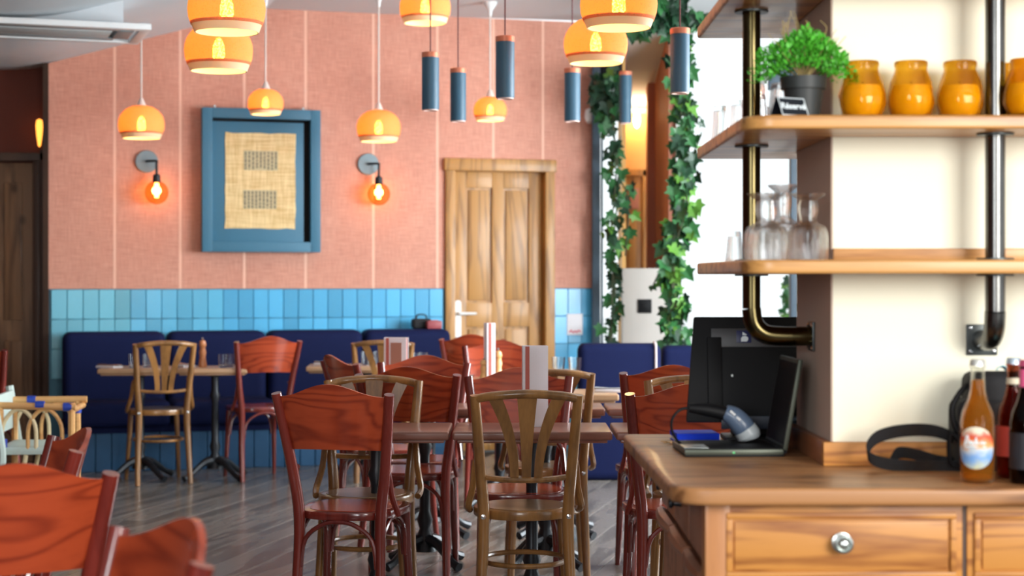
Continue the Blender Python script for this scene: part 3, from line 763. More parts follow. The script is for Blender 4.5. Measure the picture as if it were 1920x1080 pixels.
# ------------------------------------------------------------------ air conditioning cassette on the sloping ceiling
pA = at(284, 56, 9.77)
ac_ = thing('air_conditioning_cassette', 'white air conditioning cassette in the ceiling at the upper left', 'air conditioner', (pA.x, pA.y, pA.z + .035), 0)
MW = RZ(TH + R(3))
L_ = 1.15; D_ = 0.66
def vb(x0, x1, y0, y1, z0, z1): return MB().box(x0, x1, y0, y1, z0, z1, M=MW)
vb(-L_, 0, 0, .06, -.035, -.001).box(-L_, 0, D_ - .06, D_, -.035, -.001, M=MW).box(-L_, -L_ + .06, .06, D_ - .06, -.035, -.001, M=MW).box(-.06, 0, .06, D_ - .06, -.035, -.001, M=MW).build('cassette_frame', M['white'], ac_, bevel=.004)
vb(-L_ + .2, -.2, .2, D_ - .2, -.03, -.004).build('intake_grille', plain('grey_grille', (.55, .6, .6), .6), ac_, bevel=.004)
for (a, b_, c_, d_) in ((-L_ + .16, -.16, .08, .17), (-L_ + .16, -.16, D_ - .17, D_ - .08), (-L_ + .08, -L_ + .17, .16, D_ - .16), (-.17, -.08, .16, D_ - .16)):
    vb(a, b_, c_, d_, -.028, -.01).build('outlet_flap', plain('outlet_flap_paint', (.30, .36, .38), .5), ac_, bevel=.003)

vb(-L_ + .1, -.14, .16, D_ - .06, -.004, .24).build('housing', M['ceiling'], ac_)

# ------------------------------------------------------------------ banquette along the back wall
def rounded_slab(x0, x1, y0, y1, z0, z1, r, name, mat, parent, M_=None):
    b = MB().box(x0, x1, y0, y1, z0, z1, M=M_)
    return b.build(name, mat, parent, bevel=r, segs=5)
bu = [wp(x, 640, .35)[0] for x in (116, 314, 504, 686, 852)]
bz = .925
bq = thing('banquette', 'long navy upholstered banquette running along the blue tiled wall', 'banquette', (0, WY, 0), TH)
for i in range(4):
    rounded_slab(bu[i] + .006, bu[i + 1] - .006, -.30, -.06, .40, bz, .07, 'back_cushion', M['navy'], bq)
    rounded_slab(bu[i] + .004, bu[i + 1] - .004, -.68, -.26, .30, .47, .05, 'seat_cushion', M['navy'], bq)
MB().box(bu[0], bu[-1], -.62, -.06, .26, .32).build('seat_frame', M['navy'], bq)
n = 26
for i in range(n):
    a = bu[0] + (bu[-1] - bu[0]) * i / n; b_ = bu[0] + (bu[-1] - bu[0]) * (i + 1) / n
    MB().box(a + .002, b_ - .002, -.60, -.58, 0, .26).build('plinth_board', M['plinth'], bq, bevel=.003, segs=1)
# things on the ledge behind the banquette
q = wloc(wp(790, 600, .15)[0], .15, bz)
t = thing('handbag', 'small black bag lying on top of the banquette back', 'bag', (q.x, q.y, q.z), TH)
rounded_slab(-.07, .07, -.05, .05, 0, .075, .025, 'bag_body', M['black_matt'], t)
MB().tube([(-.04, 0, .06), (-.03, 0, .10), (.03, 0, .10), (.04, 0, .06)], .006, 6).build('bag_handle', M['black_matt'], t)
q = wloc(wp(812, 600, .2)[0], .22, bz)
t = thing('tissue_box', 'small red box beside the black bag on the banquette top', 'box', (q.x, q.y, q.z), TH)
MB().box(-.055, .055, -.04, .04, 0, .06).build('box_body', plain('red_box', (.30, .05, .06), .5), t, bevel=.012)
MB().box(-.03, .03, -.012, .012, .058, .064).build('box_slot', M['red_card'], t, bevel=.002)

# booth backs at the right
def booth(label, x0, x1, y, z1, d=.22):
    t = thing('booth_seat', label, 'booth seat', ((x0 + x1) / 2, y, 0), 0)
    w = (x1 - x0) / 2
    rounded_slab(-w, w, 0, d, .0, z1, .06, 'back_panel', M['navy'], t)
    rounded_slab(-w + .01, w - .01, d - .03, d + .45, .12, .46, .05, 'seat_cushion', M['navy'], t)
    return t, w
b1, w_ = booth('dark navy booth seat back with pale piping, in front of the narrow window', xat(1084, 10.9), xat(1240, 10.9), 10.9, .875)
MB().tube([(w_ - .035, -.004, .10), (w_ - .035, -.006, .80), (w_ - .037, .02, .865), (w_ - .037, .10, .882), (w_ - .037, .18, .87)], .008, 6).build('piping', M['piping'], b1)
b2, w_ = booth('brighter blue booth seat back under the big window beside the ivy', xat(1242, 11.8), xat(1420, 11.8), 11.8, .825)

# ------------------------------------------------------------------ ivy
def leaf_mesh(mat, nm):
    pts = [(0, 0), (.20, -.16), (.46, -.10), (.40, .16), (.62, .40), (.30, .46), (.0, 1.0), (-.30, .46), (-.62, .40), (-.40, .16), (-.46, -.10), (-.20, -.16)]
    vs = [(x, y, -.35 * abs(x) ** 1.3 - .08 * y * y) for x, y in pts] + [(0, .35, .03)]
    fs = [(i, (i + 1) % 12, 12) for i in range(12)]
    me = bpy.data.meshes.new(nm); me.from_pydata(vs, [], fs); me.materials.append(mat)
    return me
LM = [leaf_mesh(M['leaf_dark'], 'ivy_leaf_a'), leaf_mesh(M['leaf_mid'], 'ivy_leaf_b'), leaf_mesh(M['leaf_light'], 'ivy_leaf_c')]
def ivy(label, path, n, spread, size, weights, seed, stems=2):
    rv = random.Random(seed)
    t = thing('ivy_vine', label, 'ivy', path[0], 0, None)
    P = [Vector(p) - Vector(path[0]) for p in path]
    sb = MB()
    for s in range(stems):
        sb.tube([p + Vector((rv.uniform(-1, 1) * spread * .4, rv.uniform(-.03, .03), 0)) for p in P], .006, 5, sub=3)
    sb.build('stem', M['stem'], t)
    for i in range(n):
        f = (i + rv.random()) / n * (len(P) - 1); k_ = min(int(f), len(P) - 2); f -= k_
        p = P[k_].lerp(P[k_ + 1], f)
        g = rv.gauss(0, .5); g = max(-1.2, min(1.2, g))
        d = (P[k_ + 1] - P[k_]).normalized()
        side = Vector((1, 0, 0)) if abs(d.z) > .5 else Vector((0, 0, 1))
        p = p + side * g * spread + Vector((0, rv.uniform(-.09, .09), 0))
        o = bpy.data.objects.new('leaf', rv.choices(LM, weights)[0]); col.objects.link(o); o.parent = t
        o.location = p
        o.rotation_euler = (R(rv.uniform(50, 120)), R(rv.uniform(-50, 50)), R(rv.uniform(-60, 60)) + (PI if rv.random() < .15 else 0))
        # leaves hang tip-down
        o.rotation_euler.x = R(rv.uniform(-130, -50))
        s = size * rv.uniform(.6, 1.2); o.scale = (s, s, s)
    return t
ivy('sparse ivy vine trailing down the narrow window beside the dark frame', [at(1150, 120, 12.7), at(1146, 230, 12.7), at(1155, 330, 12.7), at(1150, 440, 12.7), at(1152, 540, 12.7), at(1146, 640, 12.7)], 85, .06, .095, (5, 4, 1), 11)
ivy('ivy strand hanging in front of the alcove door', [at(1160, 330, 12.75), at(1176, 380, 12.75), at(1178, 480, 12.75)], 16, .06, .09, (2, 5, 1), 12, 1)
ivy('thick ivy vine hanging from ceiling to booth along the big window edge', [at(1268, -20, 12.2), at(1272, 100, 12.2), at(1284, 200, 12.2), at(1280, 300, 12.2), at(1284, 380, 12.2), at(1268, 450, 12.2), at(1262, 520, 12.2), at(1270, 590, 12.2), at(1254, 648, 12.2)], 285, .095, .105, (4, 6, 3), 13, 3)
ivy('ivy side strand reaching left over the alcove opening', [at(1250, 505, 12.3), at(1234, 515, 12.3), at(1222, 545, 12.3)], 9, .03, .06, (1, 4, 4), 14, 1)
ivy('ivy garland across the ceiling above the rightmost blue tube lamp', [at(1196, 60, 11.6), at(1222, 30, 11.6), at(1250, 14, 11.6), at(1280, 25, 11.6), at(1305, 40, 11.6)], 110, .12, .105, (8, 3, 0), 15, 2)
ivy('dark ivy clump crowning the narrow window head', [at(1112, 165, 12.6), at(1135, 175, 12.6), at(1160, 185, 12.6)], 70, .13, .10, (8, 2, 0), 16, 1)
ivy('small shrub branches outside the window next to the cream pillar', [Vector((at(1470, 640, 15).x, 15, -.1)), at(1470, 640, 15), at(1478, 560, 15), at(1482, 500, 15)], 42, .07, .09, (1, 5, 3), 17, 1)

# ------------------------------------------------------------------ chairs
def arc_z(x, w):  # crest line of a red chair slat, x in -1..1
    return .882 + .047 * (0.5 + 0.5 * math.cos(PI * min(1, abs(x) / .95)))
def post_pts(s, top_x, top_y, seat_x, foot_x, h):
    return [(s * foot_x, -.215, 0), (s * (foot_x * .5 + seat_x * .5), -.185, .22), (s * seat_x, -.17, .44), (s * (seat_x * .62 + top_x * .38), -.185, .62), (s * top_x, top_y, h)]
def seat_outline(n, w0, w1, d):
    out = []
    for i in range(n):
        a = 2 * PI * i / n
        x = math.cos(a); y = math.sin(a)
        k_ = (abs(x) ** 3.2 + abs(y) ** 3.2) ** (-1 / 3.2)
        x *= k_; y *= k_
        w = w1 + (w0 - w1) * (y * .5 + .5)
        out.append((x * w, y * d + .0))
    return out
def make_red(label):
    t = thing('bistro_chair', label, 'chair')
    fm = M['red_wood']
    for s in (-1, 1):
        MB().tube(post_pts(s, .207, -.255, .150, .158, .892), [.016, .019, .0215, .0205, .0185], 12).build('rear_leg', fm, t)
        MB().tube([(s * .165, .19, 0), (s * .158, .17, .2), (s * .150, .155, .43)], [.012, .016, .019], 10).build('leg', fm, t)
        MB().tube([(s * .160, -.168, .625), (s * .172, -.145, .60), (s * .180, -.125, .52), (s * .192, -.085, .45)], .011, 8).build('hip_bracket', fm, t)
    hz_ = []
    # curved slat
    def fn(i, j):
        x = (i * 2 - 1)
        hw_ = .165 + .036 * j
        zt = arc_z(x, 1); zb = .690 + .006 * (1 - x * x)
        z = zb + (zt - zb) * j
        lean = -.205 - (z - .70) * .27
        return (x * hw_, lean - .050 * (1 - x * x) , z)
    MB().grid(20, 6, fn, lambda i, j: (0, .012, 0)).build('backrest', M['red_slat'], t, angle=60)
    sb = MB().prism(seat_outline(32, .205, .165, .195), .438, .468)
    sb.build('seat', fm, t, bevel=.008)
    si = MB().prism([(x * .84, y * .84) for x, y in seat_outline(32, .205, .165, .195)], .464, .4695).build('seat_panel', M['red_slat'], t)
    # bent braces under the seat, one arch for each side
    def arch(p0, p1):
        p0 = Vector(p0); p1 = Vector(p1); q0 = p0.copy(); q1 = p1.copy(); z = .433
        pts = [p0, p0.lerp(p1, .06) + Vector((0, 0, .10)), p0.lerp(p1, .28) + Vector((0, 0, z - p0.z - .012)), p0.lerp(p1, .5) + Vector((0, 0, z - p0.z)), p0.lerp(p1, .72) + Vector((0, 0, z - p0.z - .012)), p0.lerp(p1, .94) + Vector((0, 0, .10)), p1]
        return MB().tube(pts, .0085, 8)
    zb = .27
    arch((-.14, -.185, zb), (.14, -.185, zb)).build('brace', fm, t)
    arch((-.14, .165, zb), (.14, .165, zb)).build('brace', fm, t)
    arch((-.152, -.17, zb), (-.152, .15, zb)).build('brace', fm, t)
    arch((.152, -.17, zb), (.152, .15, zb)).build('brace', fm, t)
    return t
def make_v(label):
    t = thing('fan_back_chair', label, 'chair')
    fm = M['brown_wood']
    H = .885
    for s in (-1, 1):
        MB().tube(post_pts(s, .183, -.235, .150, .165, H), [.016, .019, .0215, .020, .0175], 12).build('rear_leg', fm, t)
        MB().tube([(s * .17, .19, 0), (s * .158, .165, .2), (s * .145, .15, .43)], [.012, .015, .018], 10).build('leg', fm, t)
        MB().tube([(s * .158, -.165, .66), (s * .178, -.140, .64), (s * .188, -.115, .55), (s * .205, -.07, .475), (s * .198, -.01, .452)], .0125, 8).build('hip_bracket', fm, t)
        MB().lathe([(0, 0), (.009, 0), (.009, .006), (0, .008)], 10, M=T(s * .152, -.187, .45) @ RX(PI / 2)).build('screw', M['chrome'], t)
    rail = [(-.178, -.232, .872), (-.12, -.262, .884), (0, -.278, .892), (.12, -.262, .884), (.178, -.232, .872)]
    MB().tube(rail, .0155, 10).build('top_rail', fm, t)
    cr_ = [(-.150, -.178, .590), (-.08, -.205, .584), (0, -.214, .582), (.08, -.205, .584), (.150, -.178, .590)]
    MB().tube(cr_, .0105, 8).build('cross_rail', fm, t)
    def splat(x0, x1, w0, w1, bend):
        def fn(i, j):
            z = .588 + (.886 - .588) * j
            xc = x0 + (x1 - x0) * (j ** 2.0 if bend else j)
            w = w0 + (w1 - w0) * j ** 1.5
            y = -.211 - .062 * j + .4 * xc * xc * (1 if True else 0)
            return (xc + (i - .5) * w, y, z)
        return MB().grid(4, 12, fn, lambda i, j: (0, .010, 0))
    splat(-.042, -.118, .030, .052, True).build('splat', fm, t)
    splat(0, 0, .032, .072, False).build('splat', fm, t)
    splat(.042, .118, .030, .052, True).build('splat', fm, t)
    ring = [(.185 * math.cos(2 * PI * i / 36), .185 * math.sin(2 * PI * i / 36)) for i in range(36)]
    MB().prism([(x, y) for x, y in ring], .432, .466).build('seat', fm, t, bevel=.008)
    MB().prism([(x * .84, y * .84) for x, y in ring], .462, .468).build('seat_panel', M['dark_seat'], t)
    MB().tube([(.152 * math.cos(2 * PI * i / 16), .165 * math.sin(2 * PI * i / 16) - .01, .27) for i in range(16)], .0095, 8, closed=True).build('ring_stretcher', fm, t)
    return t
M['dark_seat'] = wood('seat_veneer', (.12, .07, .035), (.28, .17, .09), .3, .3, 'X', 6, 2.5, .4)
red0 = make_red('x'); v0 = make_v('x')
used = {}
def chair(kind, px_, y, yaw, label, group, dx=0):
    src = red0 if kind == 'R' else v0
    if kind not in used: o = src; used[kind] = 1
    else: o = copy_tree(src)
    # px_, y: where the top of the backrest stands; its local position is about (0, -.25)
    bx = xat(px_, y) + dx
    a = R(yaw)
    o.location = (bx - math.sin(a) * .25, y + math.cos(a) * .25, 0)
    o.rotation_euler = (0, 0, a)
    tag(o, label, 'chair', group)
    return o
gr, gv = 'red slat-back bistro chairs', 'brown fan-back bistro chairs'
chair('R', 624, 5.98, -12, 'glossy red chair with swirling flame grain on its slat, centre foreground', gr)
chair('R', 17, 3.46, 28, 'big red slat-back chair cropped by the left edge, orange grain', gr)
chair('R', 290, 2.60, 119, 'dark red chair at the bottom edge, nearest the camera, turned sideways', gr)
chair('R', 118, 4.19, 112, 'dark red chair peeking over the big cropped chair at left', gr)
chair('R', 765, 7.15, -3, 'red chair behind the fan-back chair, left of the tall menu', gr)
chair('R', 795, 8.10, 176, 'red chair back visible behind another red chair, beside the white menu', gr)
chair('R', 973, 6.98, 181, 'red chair directly behind the tall menu stand on the front table', gr)
chair('R', 1258, 7.3, 5, 'red chair furthest back of those beside the booth, behind the counter corner', gr)
chair('R', 1290, 6.0, 4, 'red chair right behind the counter corner and scanner cable', gr)
chair('R', 503, 10.85, 24, 'far red chair standing at the banquette table under the picture', gr)
chair('R', 886, 11.2, -8, 'far red chair in front of the pine door handle', gr)
chair('R', 937, 10.05, 177, 'red chair with low flat back beside the narrow closed menu', gr)
chair('R', 638, 8.22, -62, 'red chair turned sideways between far table and centre red chairs', gr)
chair('R', -60, 9.6, 0, 'chair with only its post showing at the left edge', gr)
chair('V', 988, 6.0, 2, 'fan-back chair seen from behind at the front table, centre of the photo', gv)
chair('V', 701, 6.86, 178, 'fan-back chair facing the camera behind the flame-grained red chair', gv)
chair('V', 310, 10.65, 22, 'far fan-back chair standing alone at the left banquette table', gv)
chair('V', 718, 10.75, 6, 'far fan-back chair half hidden by the white menu', gv)
chair('V', 1030, 7.34, 2, 'fan-back chair whose pale post rises right of the tall menu', gv)
chair('V', 1300, 6.86, 180, 'fan-back chair sandwiched between two red chairs near the counter', gv)

# rattan armchair at the left
ra = thing('rattan_armchair', 'bamboo armchair with pale seat and blue bindings at the left edge', 'armchair', (xat(80, 8.9), 8.9, 0), R(6))
zs, za = .425, .648
xr = .178
for i, (x, y) in enumerate(((xr, -.2), (xr - .03, .2), (-xr, -.2), (-xr, .2))):
    MB().tube([(x, y, 0), (x, y, zs), (x, y, za + .01)], [.016, .018, .017], 8, sub=1).build('leg', M['bamboo'], ra)
for y in (-.2, .2):
    MB().tube([(-xr - .02, y, za), (xr + .02, y, za - (.012 if y < 0 else 0))], .0185, 10, sub=1).build('arm_rail', M['bamboo'], ra)
    for c0 in (-.085, .045):
        MB().tube([(c0 - .085, y, zs), (c0 - .08, y, zs + .12), (c0 - .03, y, za - .03), (c0 + .03, y, za - .03), (c0 + .08, y, zs + .12), (c0 + .085, y, zs)], .0105, 8).build('arch', M['bamboo'] if c0 > 0 else M['rattan_pale'], ra)
MB().tube([(xr, -.2, za - .03), (xr, .2, za - .03)], .016, 8, sub=1).build('arm_rail', M['bamboo'], ra)
MB().box(-xr - .01, xr + .01, -.21, .21, zs - .03, zs + .012).build('seat', M['sage'], ra, bevel=.014)
for x, y, z in ((.02, -.2, za), (xr - .02, -.2, za - .010), (-.09, .2, za), (xr - .03, .2, za - .05), (-.165, -.2, zs + .03)):
    MB().lathe([(.0215, -.022), (.0225, 0), (.0215, .022)], 10, M=T(x, y, z) @ (RY(PI / 2) if abs(z - za) < .03 else Matrix())).build('binding', M['blue_tie'], ra)
bk = MB().tube([(-.20, -.22, .0), (-.18, -.22, .25), (-.165, -.232, zs), (-.215, -.245, .72)], .022, 8)
bk.build('back_post', M['sage'], ra)
MB().tube([(-.165, .232, zs), (-.215, .245, .72)], .022, 8, sub=1).build('back_post', M['sage'], ra)
MB().box(-.205, -.185, -.22, .22, .50, .70).build('back_panel', M['sage'], ra, bevel=.006)
for y in (-.2, .2):
    MB().tube([(-.15, y, 0), (-.09, y, .18), (-.05, y, zs - .03)], .012, 8).build('leg_brace', M['rattan_pale'], ra)
    MB().tube([(.16, y, .0), (.09, y, .20), (.05, y, zs - .03)], .012, 8).build('leg_brace', M['rattan_pale'], ra)

# ------------------------------------------------------------------ tables
TZ = .722
def make_table(x0, x1, y0, y1, label, group, mat='table_wood', rz=0.0):
    cx, cy = (x0 + x1) / 2, (y0 + y1) / 2
    t = thing('pedestal_table', label, 'table', (cx, cy, 0), rz, group)
    hx, hy = (x1 - x0) / 2 - .002, (y1 - y0) / 2
    MB().box(-hx, hx, -hy, hy, TZ - .032, TZ).build('tabletop', M[mat], t, bevel=.009, segs=3)
    MB().box(-hx + .018, hx - .018, -hy + .018, hy - .018, TZ - .044, TZ - .032).build('top_lip', M[mat], t, bevel=.004)
    MB().lathe([(0, .06), (.055, .07), (.042, .12), (.024, .17), (.036, .21), (.024, .25), (.022, .50), (.034, .54), (.024, .57), (.024, .66), (.09, .676), (0, .678)], 16).build('column', M['iron'], t)
    for k_ in range(4):
        a = PI / 4 + k_ * PI / 2
        dx_, dy_ = math.cos(a), math.sin(a)
        r_ = min(.27, hy * 1.25)
        MB().tube([(dx_ * .03, dy_ * .03, .12), (dx_ * r_ * .4, dy_ * r_ * .4, .105), (dx_ * r_ * .8, dy_ * r_ * .8, .04), (dx_ * r_, dy_ * r_, .02)], [.028, .022, .017, .022], 8).build('foot', M['iron'], t)
    return t
fg = 'dark pedestal tables in rows'
tabs = [(-.81, -.235, 6.38, 6.80, 'dark table whose right corner meets the next, behind the flame-grained red chair', fg, 'table_wood'),
        (-.225, .378, 6.38, 6.80, 'dark front table under the tall menu, behind the central fan-back chair', fg, 'table_wood'),
        (.388, .98, 6.38, 6.80, 'dark front table tucked behind the counter corner', fg, 'table_wood'),
        (-.66, -.125, 7.50, 7.86, 'second-row table between two red chairs, left of the tall menu', fg, 'table_wood'),
        (-.115, .412, 7.50, 7.86, 'second-row table with its edge showing right of the pale chair post', fg, 'table_wood'),
        (.42, .96, 7.50, 7.86, 'second-row table nearest the booth', fg, 'table_wood'),
        (-.72, -.10, 8.42, 8.84, 'third-row table carrying the white menu', fg, 'table_oak'),
        (-.09, .53, 8.42, 8.84, 'third-row table with a white napkin just in front of the booth', fg, 'table_oak'),
        (-.36, .22, 9.55, 9.95, 'table carrying the pepper mills and closed menu', fg, 'table_oak'),
        (0.06, .40, 10.35, 10.75, 'small far table holding two glasses beside the booth', fg, 'table_oak')]
for a in tabs: make_table(*a)
ta = Vector((xat(250, 10.95), 10.95)); tb = Vector((xat(395, 11.02), 11.02))
make_table(xat(165, 10.6), xat(312, 10.6), 10.78, 11.18, 'far left banquette table with glasses under the left sconce', fg, 'table_oak', R(4))
make_table(xat(314, 10.6), xat(450, 10.6), 10.80, 11.20, 'far banquette table with the tall pepper mill', fg, 'table_oak', R(4))
make_table(xat(572, 11.1), xat(790, 11.1), 11.05, 11.45, 'far banquette table behind the fan-back chair under the right sconce', fg, 'table_oak', R(3))

# ------------------------------------------------------------------ things on the tables
def tumbler_mesh(h=.09, r0=.026, r1=.034, mat=None):
    return MB().lathe([(0, 0), (r0, 0), (r1, h), (r1 - .002, h), (r0 - .002, .008), (0, .008)], 18)
def on_table(px_, y): return (xat(px_, y), y, TZ)
gprot = None
def tumbler(loc, label, group, h=.09, r0=.026, r1=.034):
    o = tumbler_mesh(h, r0, r1).build('water_glass', M['water'])
    o.location = loc; tag(o, label, 'glass', group); return o
for px_, y, lb in ((250, 10.9, 'clear tumbler at the left end of the far left table'), (276, 10.95, 'clear tumbler just left of the far fan-back chair centre'),
                   (418, 10.95, 'clear tumbler right of the tall pepper mill'), (431, 11.0, 'dim tumbler touching the one right of the pepper mill'),
                   (685, 11.3, 'clear tumbler behind the far fan-back chair'), (697, 11.2, 'clear tumbler left of the white menu'), (709, 11.35, 'clear tumbler just behind the white menu edge'),
                   (810, 9.8, 'clear tumbler left of the far red chair'), (822, 9.9, 'second clear tumbler against the far red chair')):
    if px_ in (810, 822): 
        y = 11.2; 
        px_ = px_ - 30
    tumbler(on_table(px_, y), lb, 'tumblers on the far tables', .085)
tumbler(on_table(1047, 10.55), 'broad glass right of the tall menu before the blue tiles', 'broad glasses near the booth', .085, .036, .042)
tumbler(on_table(1078, 10.5), 'broad glass touching the booth back edge', 'broad glasses near the booth', .085, .036, .042)
def mill(loc, h, label, mat):
    t = thing('pepper_mill', label, 'pepper mill', loc, 0, 'wooden pepper mills')
    k_ = h / .16
    MB().lathe([(0, 0), (.027, 0), (.028, .01), (.022, .04 * k_), (.019, .06 * k_), (.024, .085 * k_), (.018, .105 * k_), (.02, .112 * k_), (0, .113 * k_)], 18).build('body', mat, t)
    MB().lathe([(0, .113 * k_), (.019, .114 * k_), (.024, .128 * k_), (.019, .148 * k_), (.006, .155 * k_), (0, .156 * k_)], 18).build('head', mat, t)
    MB().lathe([(0, .154 * k_), (.007, .156 * k_), (.008, .164 * k_), (0, .17 * k_)], 10).build('top_knob', M['chrome'], t)
mill(on_table(380, 11.0), .18, 'tall reddish pepper mill on the far banquette table', M['mill_red'])
mill(on_table(908, 9.68), .115, 'short pale wooden mill left of the narrow closed menu', M['mill'])
mill(on_table(934, 9.75), .165, 'taller wooden mill right of the narrow closed menu', M['mill'])
def menu(loc, w, h, rz, label, style):
    t = thing('menu_card', label, 'menu', loc, rz, 'upright menus')
    d = .028
    MB().box(-w / 2, w / 2, -d, -d + .003, 0, h).build('cover', M['white_card'], t)
    MB().box(-w / 2, w / 2, d - .003, d, 0, h).build('cover', M['white_card'] if style != 'red' else M['red_card'], t)
    MB().box(-w / 2, -w / 2 + .0025, -d + .003, d - .003, 0, h).build('spine', M['white_card'], t)
    MB().box(-w / 2 + .010, -w / 2 + .026, -d - .0015, -d, 0.002, h - .002).build('stripe', M['red_card'], t)
    MB().box(-w / 2 + .006, w / 2 - .004, -.006, .006, .004, h - .004).build('pages', M['red_card'], t)
    if style == 'open':
        MB().box(-w / 2 + .035, w / 2 - .025, -d - .002, -d, 0.01, h - .025).build('printed_panel', plain('brown_print', (.42, .20, .14), .6), t)
    return t
menu(on_table(1003, 6.62), .098, .313, R(3), 'tall white menu with red stripe on the front table', 'plain')
menu(on_table(743, 8.6), .115, .275, R(-8), 'white menu with brown printed panel on the third-row table', 'open')
menu(on_table(918, 9.68), .05, .32, R(20), 'narrow closed red and white menu among the wooden mills', 'red')
def napkin(px_, y, label, rz=0):
    t = thing('napkin_and_cutlery', label, 'napkin', on_table(px_, y), rz, 'rolled napkins with cutlery')
    MB().box(-.045, .045, -.075, .075, 0, .014).build('napkin', M['white_card'], t, bevel=.005)
    for x in (-.015, .015):
        MB().tube([(x, -.09, .018), (x, .0, .018), (x, .08, .019)], [.006, .003, .007], 6).build('cutlery', M['chrome'], t)
for px_, y, lb, rz in ((205, 10.9, 'white napkin with cutlery at the left end of the far left table', 60), (345, 11.0, 'white napkin beside the tall pepper mill', 40), (612, 11.25, 'white napkin at the left end of the table under the right sconce', 70),
                       (800, 8.7, 'placeholder', 80), (985, 9.75, 'white napkin with cutlery right of the wooden mills', 75), (1145, 8.6, 'white napkin on the table before the booth', 80),
                       (760, 11.25, 'white napkin just right of the white menu', 70)):
    if lb == 'placeholder': lb, px_, y = 'bright cutlery in front of the far red chair', 858, 9.72
    napkin(px_, y, lb, R(rz))

# ------------------------------------------------------------------ pillar, counter and shelves
CX = .6825; CY0, CY1 = 3.64, 4.08
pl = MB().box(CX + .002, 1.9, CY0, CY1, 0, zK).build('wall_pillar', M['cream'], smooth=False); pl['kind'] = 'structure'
ps = MB().box(CX - .002, CX + .003, CY0 + .001, CY1, 0, zK).build('wall_pillar_shade_side', M['cream_shade'], smooth=False); ps['kind'] = 'structure'  # thin skin giving the pillar side its shaded cream
CZ = .90
cu = thing('pine_counter', 'large pine counter with panelled drawers and rounded worktop at the right', 'counter', (0, 0, 0))
def round_poly(pts, rad, n=6):
    out = []
    m = len(pts)
    for i in range(m):
        p = Vector(pts[i]); a = (Vector(pts[i - 1]) - p).normalized(); b_ = (Vector(pts[(i + 1) % m]) - p).normalized()
        r_ = rad[i]
        if r_ <= 0: out.append(tuple(p)); continue
        for k_ in range(n + 1):
            t_ = k_ / n
            q = (p + a * r_) * (1 - t_) ** 2 + p * 2 * t_ * (1 - t_) + (p + b_ * r_) * t_ ** 2
            out.append((q.x, q.y))
    return out
top = round_poly([(.305, 3.235), (1.9, 3.235), (1.9, 4.36), (.283, 4.36)], [.09, 0, 0, .03], 8)
MB().prism(top, CZ - .034, CZ).build('worktop', M['top_pine'], cu, bevel=.009, segs=3)
bx0, by0 = .372, 3.292
MB().box(bx0 + .02, 1.9, by0 + .022, 4.32, .06, CZ - .034).build('body', M['pine_side_shaded'], cu)
MB().box(bx0 + .03, 1.9, by0 + .05, 4.30, .0, .06).build('plinth', M['pine_side_shaded'], cu)
MB().box(bx0, bx0 + .05, by0, by0 + .06, .06, CZ - .034).build('corner_post', M['pine_v'], cu, bevel=.006)
drawers = [(xat(1349, by0), xat(1806, by0)), (xat(1814, by0), xat(2270, by0))]
def drawer(x0, x1, z0, z1):
    d = MB().box(x0, x1, by0 + .004, by0 + .024, z0, z1).build('drawer', M['pine'], cu, bevel=.003)
    g = .013
    fb = MB()
    for (a, b_, c_, e) in ((x0 + g, x1 - g, z1 - g - .012, z1 - g), (x0 + g, x1 - g, z0 + g, z0 + g + .012), (x0 + g, x0 + g + .012, z0 + g + .012, z1 - g - .012), (x1 - g - .012, x1 - g, z0 + g + .012, z1 - g - .012)):
        fb.box(a, b_, by0 - .004, by0 + .006, c_, e)
    fb.build('moulding', M['pine'], d, bevel=.003)
    MB().box(x0 + g + .016, x1 - g - .016, by0 - .001, by0 + .006, z0 + g + .016, z1 - g - .016).build('raised_panel', M['pine'], d, bevel=.004)
    cx_, cz_ = (x0 + x1) / 2, (z0 + z1) / 2 + .006
    MB().lathe([(0, 0), (.0195, 0), (.0195, .004), (.010, .007), (.008, .014), (.0185, .019), (.0185, .023), (.0145, .025), (.0135, .0225), (.010, .0245), (.007, .029), (0, .031)], 28,
               M=T(cx_, by0 - .002, cz_) @ RX(PI / 2)).build('knob', M['pewter'], d)
zt_ = CZ - .041; zb_ = zt_ - .152
for (x0, x1) in drawers:
    drawer(x0, x1, zb_, zt_)
    MB().box(x0 - .01, x1 + .01, by0 + .0, by0 + .02, zb_ - .026, zb_ - .004).build('rail', M['pine'], cu, bevel=.003)
    drawer(x0, x1, zb_ - .19, zb_ - .030)
    drawer(x0, x1, .09, zb_ - .20)
MB().box(drawers[0][1] - .0, drawers[1][0], by0 + .008, by0 + .03, .06, CZ - .034).build('divider', M['old_frame'], cu)
# left side of the counter: small drawers, moulded rail and fluted boards
sx = bx0 + .02
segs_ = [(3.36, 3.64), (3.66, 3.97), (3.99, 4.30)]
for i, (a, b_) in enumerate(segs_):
    d = MB().box(sx - .014, sx, a, b_, CZ - .165, CZ - .045).build('side_drawer', M['pine_side_shaded'], cu, bevel=.004)
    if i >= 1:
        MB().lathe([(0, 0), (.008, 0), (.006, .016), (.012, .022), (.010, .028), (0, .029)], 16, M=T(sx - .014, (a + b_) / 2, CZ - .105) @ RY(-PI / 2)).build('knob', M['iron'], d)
    MB().tube([(sx - .016, a, CZ - .190), (sx - .020, (a + b_) / 2, CZ - .190), (sx - .016, b_, CZ - .190)], [.014, .020, .014], 8).build('moulded_rail', M['pine_side_shaded'], cu)
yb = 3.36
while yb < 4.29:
    MB().box(sx - .010, sx, yb, yb + .042, .08, CZ - .215).build('fluted_board', M['pine_side_shaded'], cu, bevel=.005, segs=2)
    yb += .047
